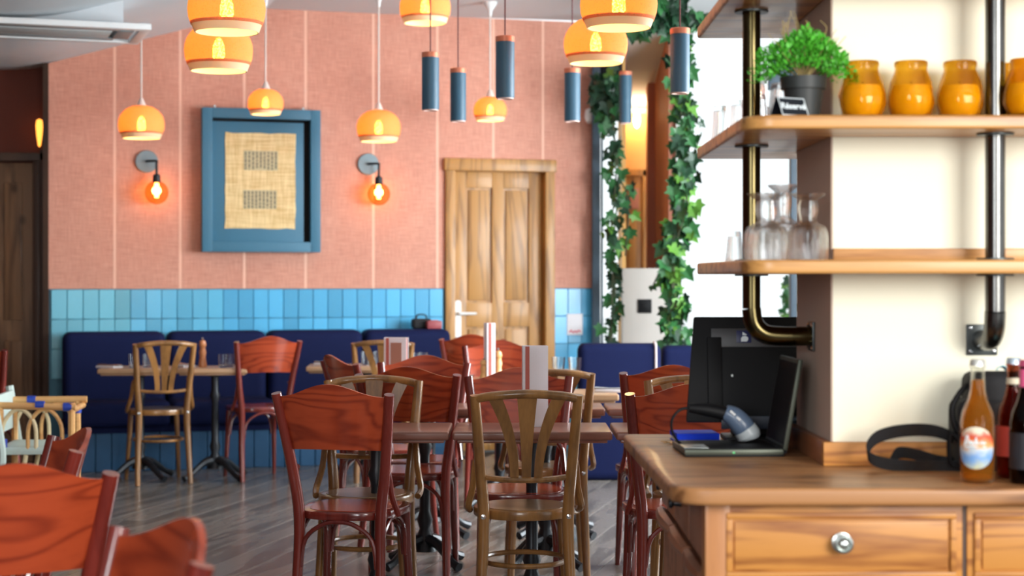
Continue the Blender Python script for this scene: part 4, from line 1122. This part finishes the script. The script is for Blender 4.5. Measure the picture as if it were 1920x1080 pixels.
# skirting around the pillar
sk1 = MB().box(CX - .022, 1.9, CY0 - .022, CY0, CZ, CZ + .050).build('skirting', M['pine'], cu, bevel=.003)
MB().box(CX - .022, CX - .002, CY0, CY1, CZ, CZ + .050).build('skirting', M['pine_side_shaded'], cu, bevel=.003)

# shelves
def shelf(z1, label):
    t = thing('wooden_shelf', label, 'shelf', (CX, CY0, z1), 0, 'thick pine shelves around the cream pillar')
    th = .028
    po = round_poly([(.467, 3.425), (1.9, 3.425), (1.9, 3.62), (1.9, 4.31), (.467, 4.31)], [.075, 0, 0, 0, .01], 8)
    # cut the pillar out
    poly = round_poly([(.467, 3.425), (1.9, 3.425), (1.9, CY0 - .001), (CX - .003, CY0 - .001), (CX - .003, CY1 + .001), (1.1, CY1 + .001), (1.1, 4.31), (.467, 4.31)], [.075, 0, 0, 0, 0, 0, 0, .01], 8)
    poly = [(x - CX, y - CY0) for x, y in poly]
    MB().prism(poly, -th, 0).build('shelf_board', M['shelf_pine'], t, bevel=.006, segs=3)
    return t
SA, SB_, SC = 1.6265, 1.3355, 1.931
s1_ = shelf(SA, 'pine shelf with the amber jars and potted herb')
s2_ = shelf(SB_, 'pine shelf with upturned stemmed glasses and a wood strip behind')
s3_ = shelf(SC, 'highest pine shelf, seen from below at the top edge')
MB().box(-.0, 1.2, -.016, -.001, 0, .026).build('back_strip', M['shelf_pine'], s2_, bevel=.003)

# steel pipes
PZ = 1.167
def pipe(px_, py_y, label, to_left_face):
    x = xat(px_, py_y)
    t = thing('shelf_pipe', label, 'pipe', (x, py_y, PZ), 0, 'steel pipes carrying the shelves')
    r = .0205
    mt = M['pipe'] if to_left_face else M['pipe_grey']
    gap = [(SB_ - .028 - PZ), (SB_ - PZ), (SA - .028 - PZ), (SA - PZ), (SC - .028 - PZ), (SC - PZ), (zK - PZ)]
    e = .062
    if to_left_face:
        L2 = CX - .002 - x
        pts = [(0, 0, gap[0]), (0, 0, e + .0), (.006, 0, e * .45), (e * .45, 0, .006), (e, 0, 0), (L2, 0, 0)]
        pl_ = MB().box(L2 - .006, L2, -.03, .03, -.033, .033)
    else:
        L2 = CY0 - py_y
        pts = [(0, 0, gap[0]), (0, 0, e), (0, .006, e * .45), (0, e * .45, .006), (0, e, 0), (0, L2, 0)]
        pl_ = MB().box(-.033, .033, L2 - .006, L2, -.033, .033)
    body = MB().tube(pts[:2], r, 20, sub=1)
    body.build('pipe_section', mt, t)
    MB().tube(pts[1:], r + .0012, 20, sub=5).build('elbow', mt, t)
    pl_.build('wall_plate', M['plate'], t, bevel=.002)
    for a, b_ in ((gap[1], gap[2]), (gap[3], gap[4]), (gap[5], gap[6])):
        MB().tube([(0, 0, a), (0, 0, b_)], r, 20, sub=1).build('pipe_section', mt, t)
    for z in (gap[0] - .0025, gap[1] + .0025, gap[2] - .0025, gap[3] + .0025, gap[4] - .0025):
        MB().lathe([(0, -.0022), (.038, -.0022), (.038, .0022), (0, .0022)], 24, M=T(0, 0, z)).build('flange', M['plate'], t)
    sc = MB()
    for a in (-1, 1):
        for b_ in (-1, 1):
            if to_left_face: sc.lathe([(0, 0), (.005, 0), (.004, .003), (0, .004)], 8, M=T(L2 - .006, a * .022, b_ * .025) @ RY(-PI / 2))
            else: sc.lathe([(0, 0), (.005, 0), (.004, .003), (0, .004)], 8, M=T(a * .025, L2 - .006, b_ * .025) @ RX(PI / 2))
    sc.build('screws', M['chrome'], t)
pipe(1409, 3.86, 'steel pipe with a yellow sheen at the left end, bending into the pillar side', True)
pipe(1866, 3.535, 'grey steel pipe at the right, bending back into the cream wall', False)

# ------------------------------------------------------------------ things on the shelves
def jar(x, y, label, rz):
    t = thing('amber_jar', label, 'jar', (x, y, SA), rz, 'amber glass jars')
    prof = [(.0, .0), (.034, 0), (.041, .010), (.0475, .032), (.047, .050), (.041, .078), (.0335, .100), (.0325, .106), (.0345, .112), (.0345, .119), (.0325, .121), (.0305, .119), (.0305, .106), (.038, .078), (.0435, .05), (.044, .032), (.038, .012), (.031, .005), (0, .005)]
    b = MB().lathe(prof, 40)
    for i, p in enumerate(b.v):
        r_ = math.hypot(p.x, p.y)
        if r_ > .030 and .012 < p.z < .098:
            a = math.atan2(p.y, p.x)
            n_ = noise.noise(Vector((math.cos(a) * 3.2, math.sin(a) * 3.2, p.z * 55)))
            k_ = 1 + .075 * n_ + .02 * math.sin(a * 9 + p.z * 120)
            b.v[i] = Vector((p.x * k_, p.y * k_, p.z))
    b.build('jar_glass', M['amber'], t, angle=70)
    MB().lathe([(0, .006), (.030, .008), (.038, .02), (.0415, .04), (.039, .062), (.036, .070), (0, .070)], 28).build('candle_wax', M['wax'], t)
    MB().tube([(0, 0, .07), (.001, 0, .079)], .0012, 5, sub=1).build('wick', M['black'], t)
for px_, y, lb, rz in ((1617, 3.60 - .06, 'amber jar nearest the potted herb, leftmost in the row', 0), (1708, 3.54, 'middle amber jar of the three left of the steel pipe', 1.2), (1800, 3.54, 'amber jar just left of the steel pipe', 2.6), (1926, 3.50, 'amber jar cut by the right edge of the photo', 3.3)):
    jar(xat(px_, y), y, lb, rz)
jar(xat(1893, 3.585), 3.585, 'amber jar hidden behind the steel pipe and the cropped jar', 4.0)

# potted herb
hy = 3.60; hx_ = xat(1497, hy)
pt = thing('potted_herb', 'bushy bright green herb in a black plastic pot', 'plant', (hx_, hy - .06, SA))
MB().lathe([(0, 0), (.033, 0), (.041, .062), (.0465, .063), (.0485, .088), (.045, .088), (.0435, .078), (0, .078)], 28).build('pot', M['pot'], pt)
MB().lathe([(0, .078), (.043, .078), (.03, .082), (0, .083)], 20).build('soil', plain('soil', (.03, .02, .015), .9), pt)
rv = random.Random(5)
lv = MB(); tw_ = MB()
for i in range(2600):
    a = rv.uniform(0, 2 * PI); el = rv.uniform(-.25, 1.0)
    rad = (rv.random() ** .33)
    X = math.cos(a) * math.cos(el * 1.35) * .102 * rad; Y = math.sin(a) * math.cos(el * 1.35) * .085 * rad
    Z = .118 + math.sin(el * 1.35) * .072 * rad - .02 * abs(math.cos(a)) * rad
    nn = noise.noise(Vector((X * 30, Y * 30, Z * 30)))
    k_ = 1 + .22 * nn
    p = Vector((X * k_, Y * k_, Z))
    if p.z < .082 and math.hypot(p.x, p.y) < .05: continue
    s = rv.uniform(.004, .0085)
    d = (p - Vector((0, 0, .06))).normalized() + Vector((rv.uniform(-.9, .9), rv.uniform(-.9, .9), rv.uniform(-.6, .9)))
    d.normalize(); w = d.cross(Vector((rv.uniform(-1, 1), rv.uniform(-1, 1), rv.uniform(-1, 1)))).normalized()
    u_ = d.cross(w)
    lv.add([p, p + d * s + w * s * .5, p + d * s * 1.9 + u_ * s * .2, p + d * s - w * s * .5], [(0, 1, 2, 3)])
for i in range(34):
    a = rv.uniform(0, 2 * PI); sp = rv.uniform(.02, .09)
    e = Vector((math.cos(a) * sp, math.sin(a) * sp * .8, rv.uniform(.13, .19)))
    tw_.tube([(0, 0, .08), e * .6 + Vector((0, 0, .03)), e + Vector((rv.uniform(-.01, .01), 0, 0))], [.0012, .001, .0007], 4, sub=3)
for i in range(9):
    x = rv.uniform(-.06, .05); tw_.tube([(x, 0, .17), (x + rv.uniform(-.008, .008), -.01, .19), (x + rv.uniform(-.015, .015), -.01, .205 + (.02 if abs(x + .015) < .02 else 0))], [.0012, .001, .0006], 4, sub=3)
fo_ = lv.build('foliage', M['herb'], pt, smooth=False); fo_['kind'] = 'stuff'
tw_.build('twigs', M['twig'], pt)

# tent card with lettering
def text_mesh(txt, size, mat, parent, Mx, name='lettering', depth=.0004, shear=.15):
    cu_ = bpy.data.curves.new('lettering', 'FONT'); cu_.body = txt; cu_.size = size; cu_.align_x = 'CENTER'; cu_.align_y = 'CENTER'; cu_.extrude = depth; cu_.shear = shear; cu_.offset = .0004
    o = bpy.data.objects.new('tmp', cu_); col.objects.link(o)
    dg = bpy.context.evaluated_depsgraph_get(); me = bpy.data.meshes.new_from_object(o.evaluated_get(dg))
    bpy.data.objects.remove(o)
    me.materials.clear(); me.materials.append(mat)
    me.transform(Mx)
    q_ = bpy.data.objects.new(name, me); col.objects.link(q_); q_.parent = parent
    return q_
ty = 3.46
tcd = thing('tent_card', 'small black tent card with white handwritten Réservé in front of the herb pot', 'sign', (xat(1480, ty), ty, SA), R(28))
slate = plain('slate_black', (.008, .012, .02), .35)
chalk = plain('chalk_white', (.8, .88, .92), .8)
wd, ht, dp = .033, .038, .020
for s in (-1, 1):
    MB().add([(-wd, s * dp, 0), (wd, s * dp, 0), (wd, s * .002, ht), (-wd, s * .002, ht), (-wd, s * dp - s * .002, 0), (wd, s * dp - s * .002, 0), (wd, 0, ht), (-wd, 0, ht)],
             [(0, 1, 2, 3), (7, 6, 5, 4), (0, 4, 5, 1), (1, 5, 6, 2), (2, 6, 7, 3), (3, 7, 4, 0)]).build('card_panel', slate, tcd, smooth=False)
ang = math.atan2(ht, dp - .002)
Mx = T(0, -dp / 2 - .0022, ht / 2) @ RX(ang)
text_mesh('Réservé', .019, chalk, tcd, Mx)
bd = MB()
for (a, b_, c_, e) in ((-wd, wd, -.0215, -.0200), (-wd, wd, .0180, .0195), (-wd, -wd + .0016, -.0200, .018), (wd - .0016, wd, -.0200, .018)):
    bd.box(a, b_, c_, e, 0.0002, .0006, M=Mx)
bd.build('chalk_border', chalk, tcd, smooth=False)

# glasses
def ribbed(prof, n=36, amp=.03, z0=0, z1=9):
    b = MB().lathe(prof, n)
    for i, p in enumerate(b.v):
        if z0 < p.z < z1:
            a = math.atan2(p.y, p.x); k_ = 1 + amp * math.cos(a * 12)
            b.v[i] = Vector((p.x * k_, p.y * k_, p.z))
    return b
def goblet(x, y, z, h, r, label, group):
    s = h / .137
    prof = [(r, 0), (r * 1.02, .02 * s), (r, .055 * s), (r * .86, .068 * s), (r * .48, .076 * s), (r * .40, .082 * s), (r * .50, .10 * s), (r * .50, .112 * s), (r * .42, .122 * s), (r * .80, .132 * s), (r * .88, .136 * s), (0, .137 * s),
            (0, .072 * s), (r * .8, .064 * s), (r * .94, .053 * s), (r * .96, .02 * s), (r * .95, 0), (r, 0)]
    o = ribbed(prof, 72, .025, .01 * s, .07 * s).build('stemmed_glass', M['glass'], angle=50)
    o.location = (x, y, z); tag(o, label, 'glass', group); return o
gg = 'upturned stemmed glasses'
goblet(xat(1437, 3.52), 3.52, SB_, .138, .045, 'upturned stemmed glass at the front left of the middle shelf', gg)
goblet(xat(1515, 3.52), 3.52, SB_, .138, .041, 'upturned stemmed glass beside the pillar corner on the middle shelf', gg)
goblet(xat(1452, 3.70) + .015, 3.68, SB_, .165, .038, 'taller upturned glass behind the front pair', gg)
goblet(xat(1462, 4.0), 4.02, SB_, .165, .036, 'rearmost upturned glass behind the front pair', gg)
goblet(.585, 4.06, SA, .150, .036, 'upturned stemmed glass behind the pipe on the jar shelf', gg)
def shot(x, y, z, h, r, label, group):
    o = ribbed([(0, 0.0), (r * 1.05, 0), (r, .01), (r * .78, h * .92), (r * .72, h), (0, h), (0, h - .010), (r * .6, h - .012), (r * .85, .0), ], 36, .02, .004, h).build('ribbed_tumbler', M['glass'], angle=50)
    o.location = (x, y, z); tag(o, label, 'glass', group); return o
shot(.500, 3.84, SB_, .068, .020, 'small ribbed tumbler at the left tip of the middle shelf', 'ribbed tumblers')
for x, y, lb in ((.520, 4.24, 'ribbed tumbler at the far left tip of the jar shelf'), (.545, 4.10, 'ribbed tumbler second from the tip of the jar shelf'), (.562, 3.965, 'ribbed tumbler just behind the left pipe'), (.595, 3.74, 'ribbed tumbler between pipe and herb pot')):
    shot(x, y, SA, .098, .036, lb, 'ribbed tumblers')

# ------------------------------------------------------------------ things on the counter
mo = thing('pos_monitor', 'black till monitor seen from behind with a white leaf mark on blue label', 'monitor', (.64, 4.17, CZ), 0)
lean = R(-9)
MM = T(0, 0, .045) @ RX(lean)
def mbx(*a): return MB().box(*a, M=MM)
MB().add([(-.215, 0, 0), (.20, 0, 0), (.20, 0, .262), (-.192, 0, .262), (-.212, .03, .003), (.197, .03, .003), (.197, .03, .259), (-.189, .03, .259)],
         [(0, 1, 2, 3), (7, 6, 5, 4), (0, 4, 5, 1), (1, 5, 6, 2), (2, 6, 7, 3), (3, 7, 4, 0)], M=MM).build('casing', M['black'], mo, bevel=.006)
mbx(-.15, .19, -.004, .004, .185, .232).build('label_band', plain('dark_grey_band', (.035, .035, .038), .4), mo, bevel=.002)
mbx(-.16, -.125, -.008, .004, .03, .21).build('cable_cover', M['black'], mo, bevel=.003)
mbx(-.088, -.052, -.006, -.003, .196, .226).build('blue_label', plain('blue_label', (.006, .01, .08), .4), mo, bevel=.0005)
pet = [(0, 0), (.0, .008), (.004, .013), (.011, .014), (.017, .011), (.018, .005), (.014, .0)]
MB().prism([(x - .081 + .004, y + .1985) for x, y in pet], -.0068, -.0058, M=MM @ XZ).build('leaf_mark', chalk, mo, smooth=False)
pet2 = [(.004, .016), (.004, .024), (.009, .021), (.015, .017), (.012, .0158)]
MB().prism([(x - .081 + .004, y + .1985) for x, y in pet2], -.0068, -.0058, M=MM @ XZ).build('leaf_mark', chalk, mo, smooth=False)
MB().lathe([(0, 0), (.004, 0), (.003, .002), (0, .002)], 10, M=MM @ T(-.10, -.001, .115) @ RX(PI / 2)).build('screw', M['pewter'], mo)
MB().box(-.12, .16, -.03, .10, 0, .012).build('base', M['black'], mo, bevel=.005)
MB().box(-.10, .15, 0.01, .06, .012, .075).build('stand', M['black'], mo, bevel=.006)
MB().box(-.13, .16, -.012, -.006, .030, .062).build('port_panel', plain('blue_black', (.015, .025, .045), .35), mo, bevel=.002)
cb = MB().tube([(-.0, -.035, .035), (.03, -.05, .055), (.09, -.045, .06), (.14, -.04, .052)], .004, 6).tube([(.0, -.035, .028), (.03, -.05, .040), (.09, -.045, .045), (.14, -.04, .04)], .004, 6)
cb.build('cables', plain('blue_grey_cable', (.12, .2, .3), .4), mo)

lp = thing('laptop', 'open dark laptop seen from its side on the counter', 'laptop', (xat(1470, 3.80), 3.80, CZ), R(2))
alu = plain('graphite_shell', (.07, .08, .06), .4, metal=.5)
MB().box(-.222, .0, 0, .22, .004, .017).build('base', alu, lp, bevel=.004)
MB().box(-.218, -.01, .012, .208, .0165, .0185).build('keyboard', M['black'], lp, bevel=.001)
MB().box(-.22, -.165, .02, .10, .0175, .0192).build('palm_rest', plain('silver_palm', (.35, .38, .38), .3, metal=.4), lp, bevel=.001)
MB().box(-.22, .0, 0.001, .22, 0.0, .005).build('underside', M['black'], lp, bevel=.001)
MB().box(-.004, .006, 0, .22, .0, .205, M=T(.002, 0, .015) @ RY(R(10))).build('screen', alu, lp, bevel=.003)
MB().box(-.0052, -.0038, .012, .208, .012, .195, M=T(.002, 0, .015) @ RY(R(10))).build('display', M['black'], lp)
MB().tube([(0, .01, .013), (0, .21, .013)], .009, 10, sub=1).build('hinge', M['black'], lp)
MB().box(-.115, -.11, -.001, .0, .008, .012).build('status_light', plain('green_led', (.1, .6, .2), .4), lp)

sc_ = thing('barcode_scanner', 'grey and black handheld barcode scanner lying over the laptop', 'scanner', (xat(1395, 3.95), 3.95, CZ), 0)
pts = [(-.128, 0, .098), (-.09, 0, .094), (-.05, 0, .086), (-.032, 0, .078)]
MB().tube(pts, [.010, .015, .016, .017], 12, M=T(0, 0, 0)).build('grip', M['black'], sc_)
MB().tube([(-.045, 0, .088), (-.025, 0, .078), (-.005, 0, .058), (.008, 0, .040)], [.018, .024, .027, .024], 14).build('head', plain('blue_grey_shell', (.09, .13, .20), .3), sc_)
MB().tube([(.002, 0, .049), (.012, 0, .034), (.015, 0, .026)], [.0275, .028, .022], 14).build('nose', plain('pale_grey_shell', (.40, .44, .46), .35), sc_)
for o_ in (0, .012):
    MB().tube([(-.034 + o_, -.020, .092 - o_), (-.024 + o_, -.026, .083 - o_)], .003, 6, sub=1).build('stripe', M['white'], sc_)
MB().tube([(-.128, 0, .098), (-.150, -.0, .092), (-.168, -.01, .07), (-.166, -.02, .040), (-.145, -.03, .014), (-.11, -.04, .006), (-.06, -.05, .004)], .0032, 6).build('cable', M['black'], sc_)

bl = thing('blue_notebook', 'blue booklet lying near the counter edge beside the keys', 'notebook', (xat(1302, 4.18), 4.18, CZ), R(4))
MB().box(-.05, .05, -.05, .05, 0.002, .011).build('pages', M['white'], bl, bevel=.001)
MB().box(-.052, .052, -.054, -.050, 0, .022).box(-.052, .052, -.052, .052, .011, .022).box(-.052, .052, -.052, .052, 0, .002).build('cover', plain('blue_cover', (.005, .04, .60), .7, spec=.2), bl)
ky = thing('keys', 'bunch of brass keys on a chain lying on the counter', 'keys', (xat(1270, 4.10), 4.10, CZ + .001), 0)
for i, a in enumerate((10, 80, 150, 215)):
    k_ = MB().lathe([(0, 0), (.008, 0), (.008, .002), (0, .002)], 10, M=T(.018 * math.cos(R(a)), .018 * math.sin(R(a)), .001 * i))
    k_.box(0, .024, -.002, .002, 0.0005, .0022, M=T(.018 * math.cos(R(a)), .018 * math.sin(R(a)), .001 * i) @ RZ(R(a)))
    k_.build('key', plain('brass', (.70, .42, .16), .3, metal=.9), ky)
MB().tube([(.012 * math.cos(2 * PI * i / 12), .012 * math.sin(2 * PI * i / 12), .004) for i in range(12)], .0012, 5, closed=True).build('key_ring', M['chrome'], ky)
ch_ = MB()
for i in range(20):
    ch_.tube([(.02 + i * .0042 + .0028 * math.cos(a), .012 + .004 * math.sin(i * .5) + .0022 * math.sin(a), .004 + (.001 if i % 2 else 0)) for a in [2 * PI * j / 6 for j in range(6)]], .0008, 4, closed=True, sub=2)
ch_.build('chain', M['chrome'], ky)

# camera bag with strap
bgx = 1.0
bag = thing('camera_bag', 'black fabric bag leaning behind the bottles with its strap looped on the counter', 'bag', (bgx, 3.54, CZ), 0)
bm_ = MB()
bm_.box(-.085, .16, -.055, .06, 0, .15).build('bag_body', M['black_matt'], bag, bevel=.03, segs=4)
MB().box(-.06, .14, -.04, .05, .12, .205).build('bag_lid', M['black_matt'], bag, bevel=.028, segs=4)
MB().tube([(-.055, -.02, .06), (-.085, -.03, .085), (-.095, -.03, .13), (-.07, -.02, .17), (-.04, 0, .185)], .006, 8).build('side_strap', M['black'], bag)
MB().tube([(-.07, -.03, .05), (-.10, -.035, .08), (-.10, -.035, .02), (-.075, -.03, .012)], .005, 6).build('cord_loop', M['black'], bag)
# strap loop: a band following a path, standing on edge
def band(pts, w, th=.002):
    P = [Vector(p) for p in pts]; Q = []
    m = len(P)
    for i in range(m - 1):
        p0, p1, p2, p3 = P[max(i - 1, 0)], P[i], P[i + 1], P[min(i + 2, m - 1)]
        for k_ in range(6):
            t_ = k_ / 6
            Q.append(0.5 * ((2 * p1) + (p2 - p0) * t_ + (2 * p0 - 5 * p1 + 4 * p2 - p3) * t_ * t_ + (3 * p1 - p0 - 3 * p2 + p3) * t_ ** 3))
    Q.append(P[-1]); n_ = len(Q) - 1
    wdir = Vector((0, 1, 0)).normalized()
    def fn(i, j): return Q[min(int(round(i * n_)), n_)] + Vector((-.20, -.45, .87)).normalized() * (w * (j - .5))
    def tf(i, j):
        k_ = min(int(round(i * n_)), n_); t_ = (Q[min(k_ + 1, n_)] - Q[max(k_ - 1, 0)]).normalized()
        return t_.cross(Vector((-.20, -.45, .87)).normalized()) * th
    return MB().grid(n_, 2, fn, tf)
sb_ = band([(-.06, .0, .055), (-.12, .0, .080), (-.19, -.005, .082), (-.245, -.01, .068), (-.265, -.01, .040), (-.250, -.015, .022), (-.20, -.02, .012), (-.12, -.02, .010), (-.06, -.02, .010)], .030)
sb_.build('shoulder_strap', M['black_matt'], bag)
band([(-.21, .02, .012), (-.195, .02, .034), (-.16, .015, .032), (-.11, .01, .018), (-.07, .01, .014)], .028).build('shoulder_strap', M['black_matt'], bag)
tsu = thing('tissue', 'pale blue tissue sticking out on top of the black bag', 'tissue', (xat(1883, 3.5), 3.50, CZ + .2045), 0)
MB().grid(6, 6, lambda i, j: (-.018 + .04 * i + .006 * j, -.01 + .03 * j, .006 * math.sin(i * 7) * 1 + .018 * i * (1 - j) + .006), lambda i, j: (0, 0, -.0015)).build('tissue_sheet', plain('pale_blue_tissue', (.35, .72, .85), .7), tsu)

# bottles
def bottle(px_, y, label, gmat, lmat, amber=True, capc=(.75, .75, .7), sc=1.0):
    t = thing('drink_bottle', label, 'bottle', (xat(px_, y), y, CZ), 0, 'glass drink bottles')
    prof = [(0, .003), (.028, 0), (.0325, .004), (.0335, .02), (.0335, .118), (.030, .138), (.020, .160), (.0150, .180), (.0135, .205), (.0135, .222), (.0155, .224), (.0155, .229), (.0135, .233)]
    inn = [(r - .0022, z) for r, z in reversed(prof[2:])]
    MB().lathe([(r * sc, z * sc) for r, z in prof + inn + [(0, .007)]], 32).build('bottle_glass', gmat, t)
    lq = [(0, .0075), (.029, .0075), (.0308, .02), (.0308, .118), (.0275, .138), (.0175, .160), (.0125, .180), (.0112, .200 if amber else .170)]
    MB().lathe([(r * sc, z * sc) for r, z in lq] + [(0, lq[-1][1] * sc)], 28).build('drink', lmat, t)
    MB().lathe([(0, .240 * sc), (.013 * sc, .240 * sc), (.0148 * sc, .237 * sc), (.0162 * sc, .2275 * sc), (.0145 * sc, .2275 * sc)], 24).build('cap', plain('cap_metal', capc, .3, metal=.6), t)
    return t
def mat_label():
    m, nt, b = new_mat('bottle_label_print')
    N = nt.nodes.new; L = nt.links.new
    tc = N('ShaderNodeTexCoord'); sx_ = N('ShaderNodeSeparateXYZ'); L(tc.outputs['Object'], sx_.inputs[0])
    n = N('ShaderNodeTexNoise'); n.inputs['Scale'].default_value = 60; L(tc.outputs['Object'], n.inputs[0])
    ma = N('ShaderNodeMath'); ma.operation = 'MULTIPLY_ADD'; ma.inputs[1].default_value = .03; L(n.outputs[0], ma.inputs[0]); L(sx_.outputs[2], ma.inputs[2])
    mr = N('ShaderNodeMapRange'); mr.inputs[1].default_value = .04; mr.inputs[2].default_value = .125; L(ma.outputs[0], mr.inputs[0])
    cr = N('ShaderNodeValToRGB'); e = cr.color_ramp.elements
    e[0].position = 0; e[0].color = (.55, .55, .30, 1); e[1].position = .30; e[1].color = (.16, .35, .70, 1)
    for p_, c_ in ((.48, (.55, .62, .68, 1)), (.58, (.85, .40, .14, 1)), (.80, (.70, .06, .02, 1)), (.93, (.80, .72, .55, 1))):
        x = e.new(p_); x.color = c_
    L(mr.outputs[0], cr.inputs[0]); L(cr.outputs[0], b.inputs['Base Color']); b.inputs['Roughness'].default_value = .4
    return m
def oval_label(t, r, z0, hz_, ha, ang0, mat, name='label', d=.0006):
    b = MB(); n = 28; vs = []; 
    rings = 6
    for k_ in range(rings + 1):
        for i in range(n):
            a = 2 * PI * i / n; q_ = k_ / rings
            th_ = ang0 + math.cos(a) * ha * q_; z = z0 + math.sin(a) * hz_ * q_
            vs.append((math.cos(th_) * (r + d), math.sin(th_) * (r + d), z))
    fs = [(k_ * n + i, k_ * n + (i + 1) % n, (k_ + 1) * n + (i + 1) % n, (k_ + 1) * n + i) for k_ in range(rings) for i in range(n)]
    b.add(vs, fs); return b.build(name, mat, t)
b1_ = bottle(1833, 3.33, 'clear bottle of amber drink with a red, white and blue oval label', M['beer_glass'], M['liquid'])
oval_label(b1_, .0336, .070, .041, 1.15, R(-112), mat_label())
def stroke(pts, r=.0010):
    # pts: (angle deg, z)
    return [(math.cos(R(a)) * .0346, math.sin(R(a)) * .0346, z) for a, z in pts]
scr = MB()
for s in ([(-150, .074), (-142, .092), (-136, .090), (-140, .080), (-146, .077)], [(-134, .076), (-130, .084), (-126, .076), (-122, .083), (-118, .076)], [(-114, .077), (-110, .091), (-108, .077), (-102, .083)], [(-98, .077), (-92, .083), (-88, .077), (-84, .082), (-80, .078)], [(-150, .070), (-120, .073), (-78, .072)]):
    scr.tube(stroke(s), .0014, 5, sub=3)
scr.build('label_script', chalk, b1_)
b2_ = bottle(1901, 3.40, 'reddish bottle with a pale neck band, second from left', M['red_glass'], M['liquid_red'], False, (.55, .65, .75))
MB().lathe([(.0150, .188), (.0142, .196), (.0142, .200)], 24, cap=False).build('neck_band', plain('cream_band', (.7, .62, .45), .5), b2_)
MB().lathe([(.0341, .045), (.0341, .105)], 28, cap=False).build('label', plain('red_label', (.55, .06, .04), .5), b2_)
b3_ = bottle(1926, 3.31, 'dark bottle with pink cap at the right edge of the photo', glass('dark_brown_glass', (.10, .04, .02), .02, 1.3), M['liquid_red'], False, (.85, .15, .30))
MB().lathe([(.0341, .03), (.0341, .10)], 28, cap=False).build('label', plain('dark_label', (.02, .02, .025), .5), b3_)
MB().lathe([(.0152, .188), (.0144, .222)], 24, cap=False).build('pink_foil', plain('pink_foil', (.80, .12, .28), .4), b3_)
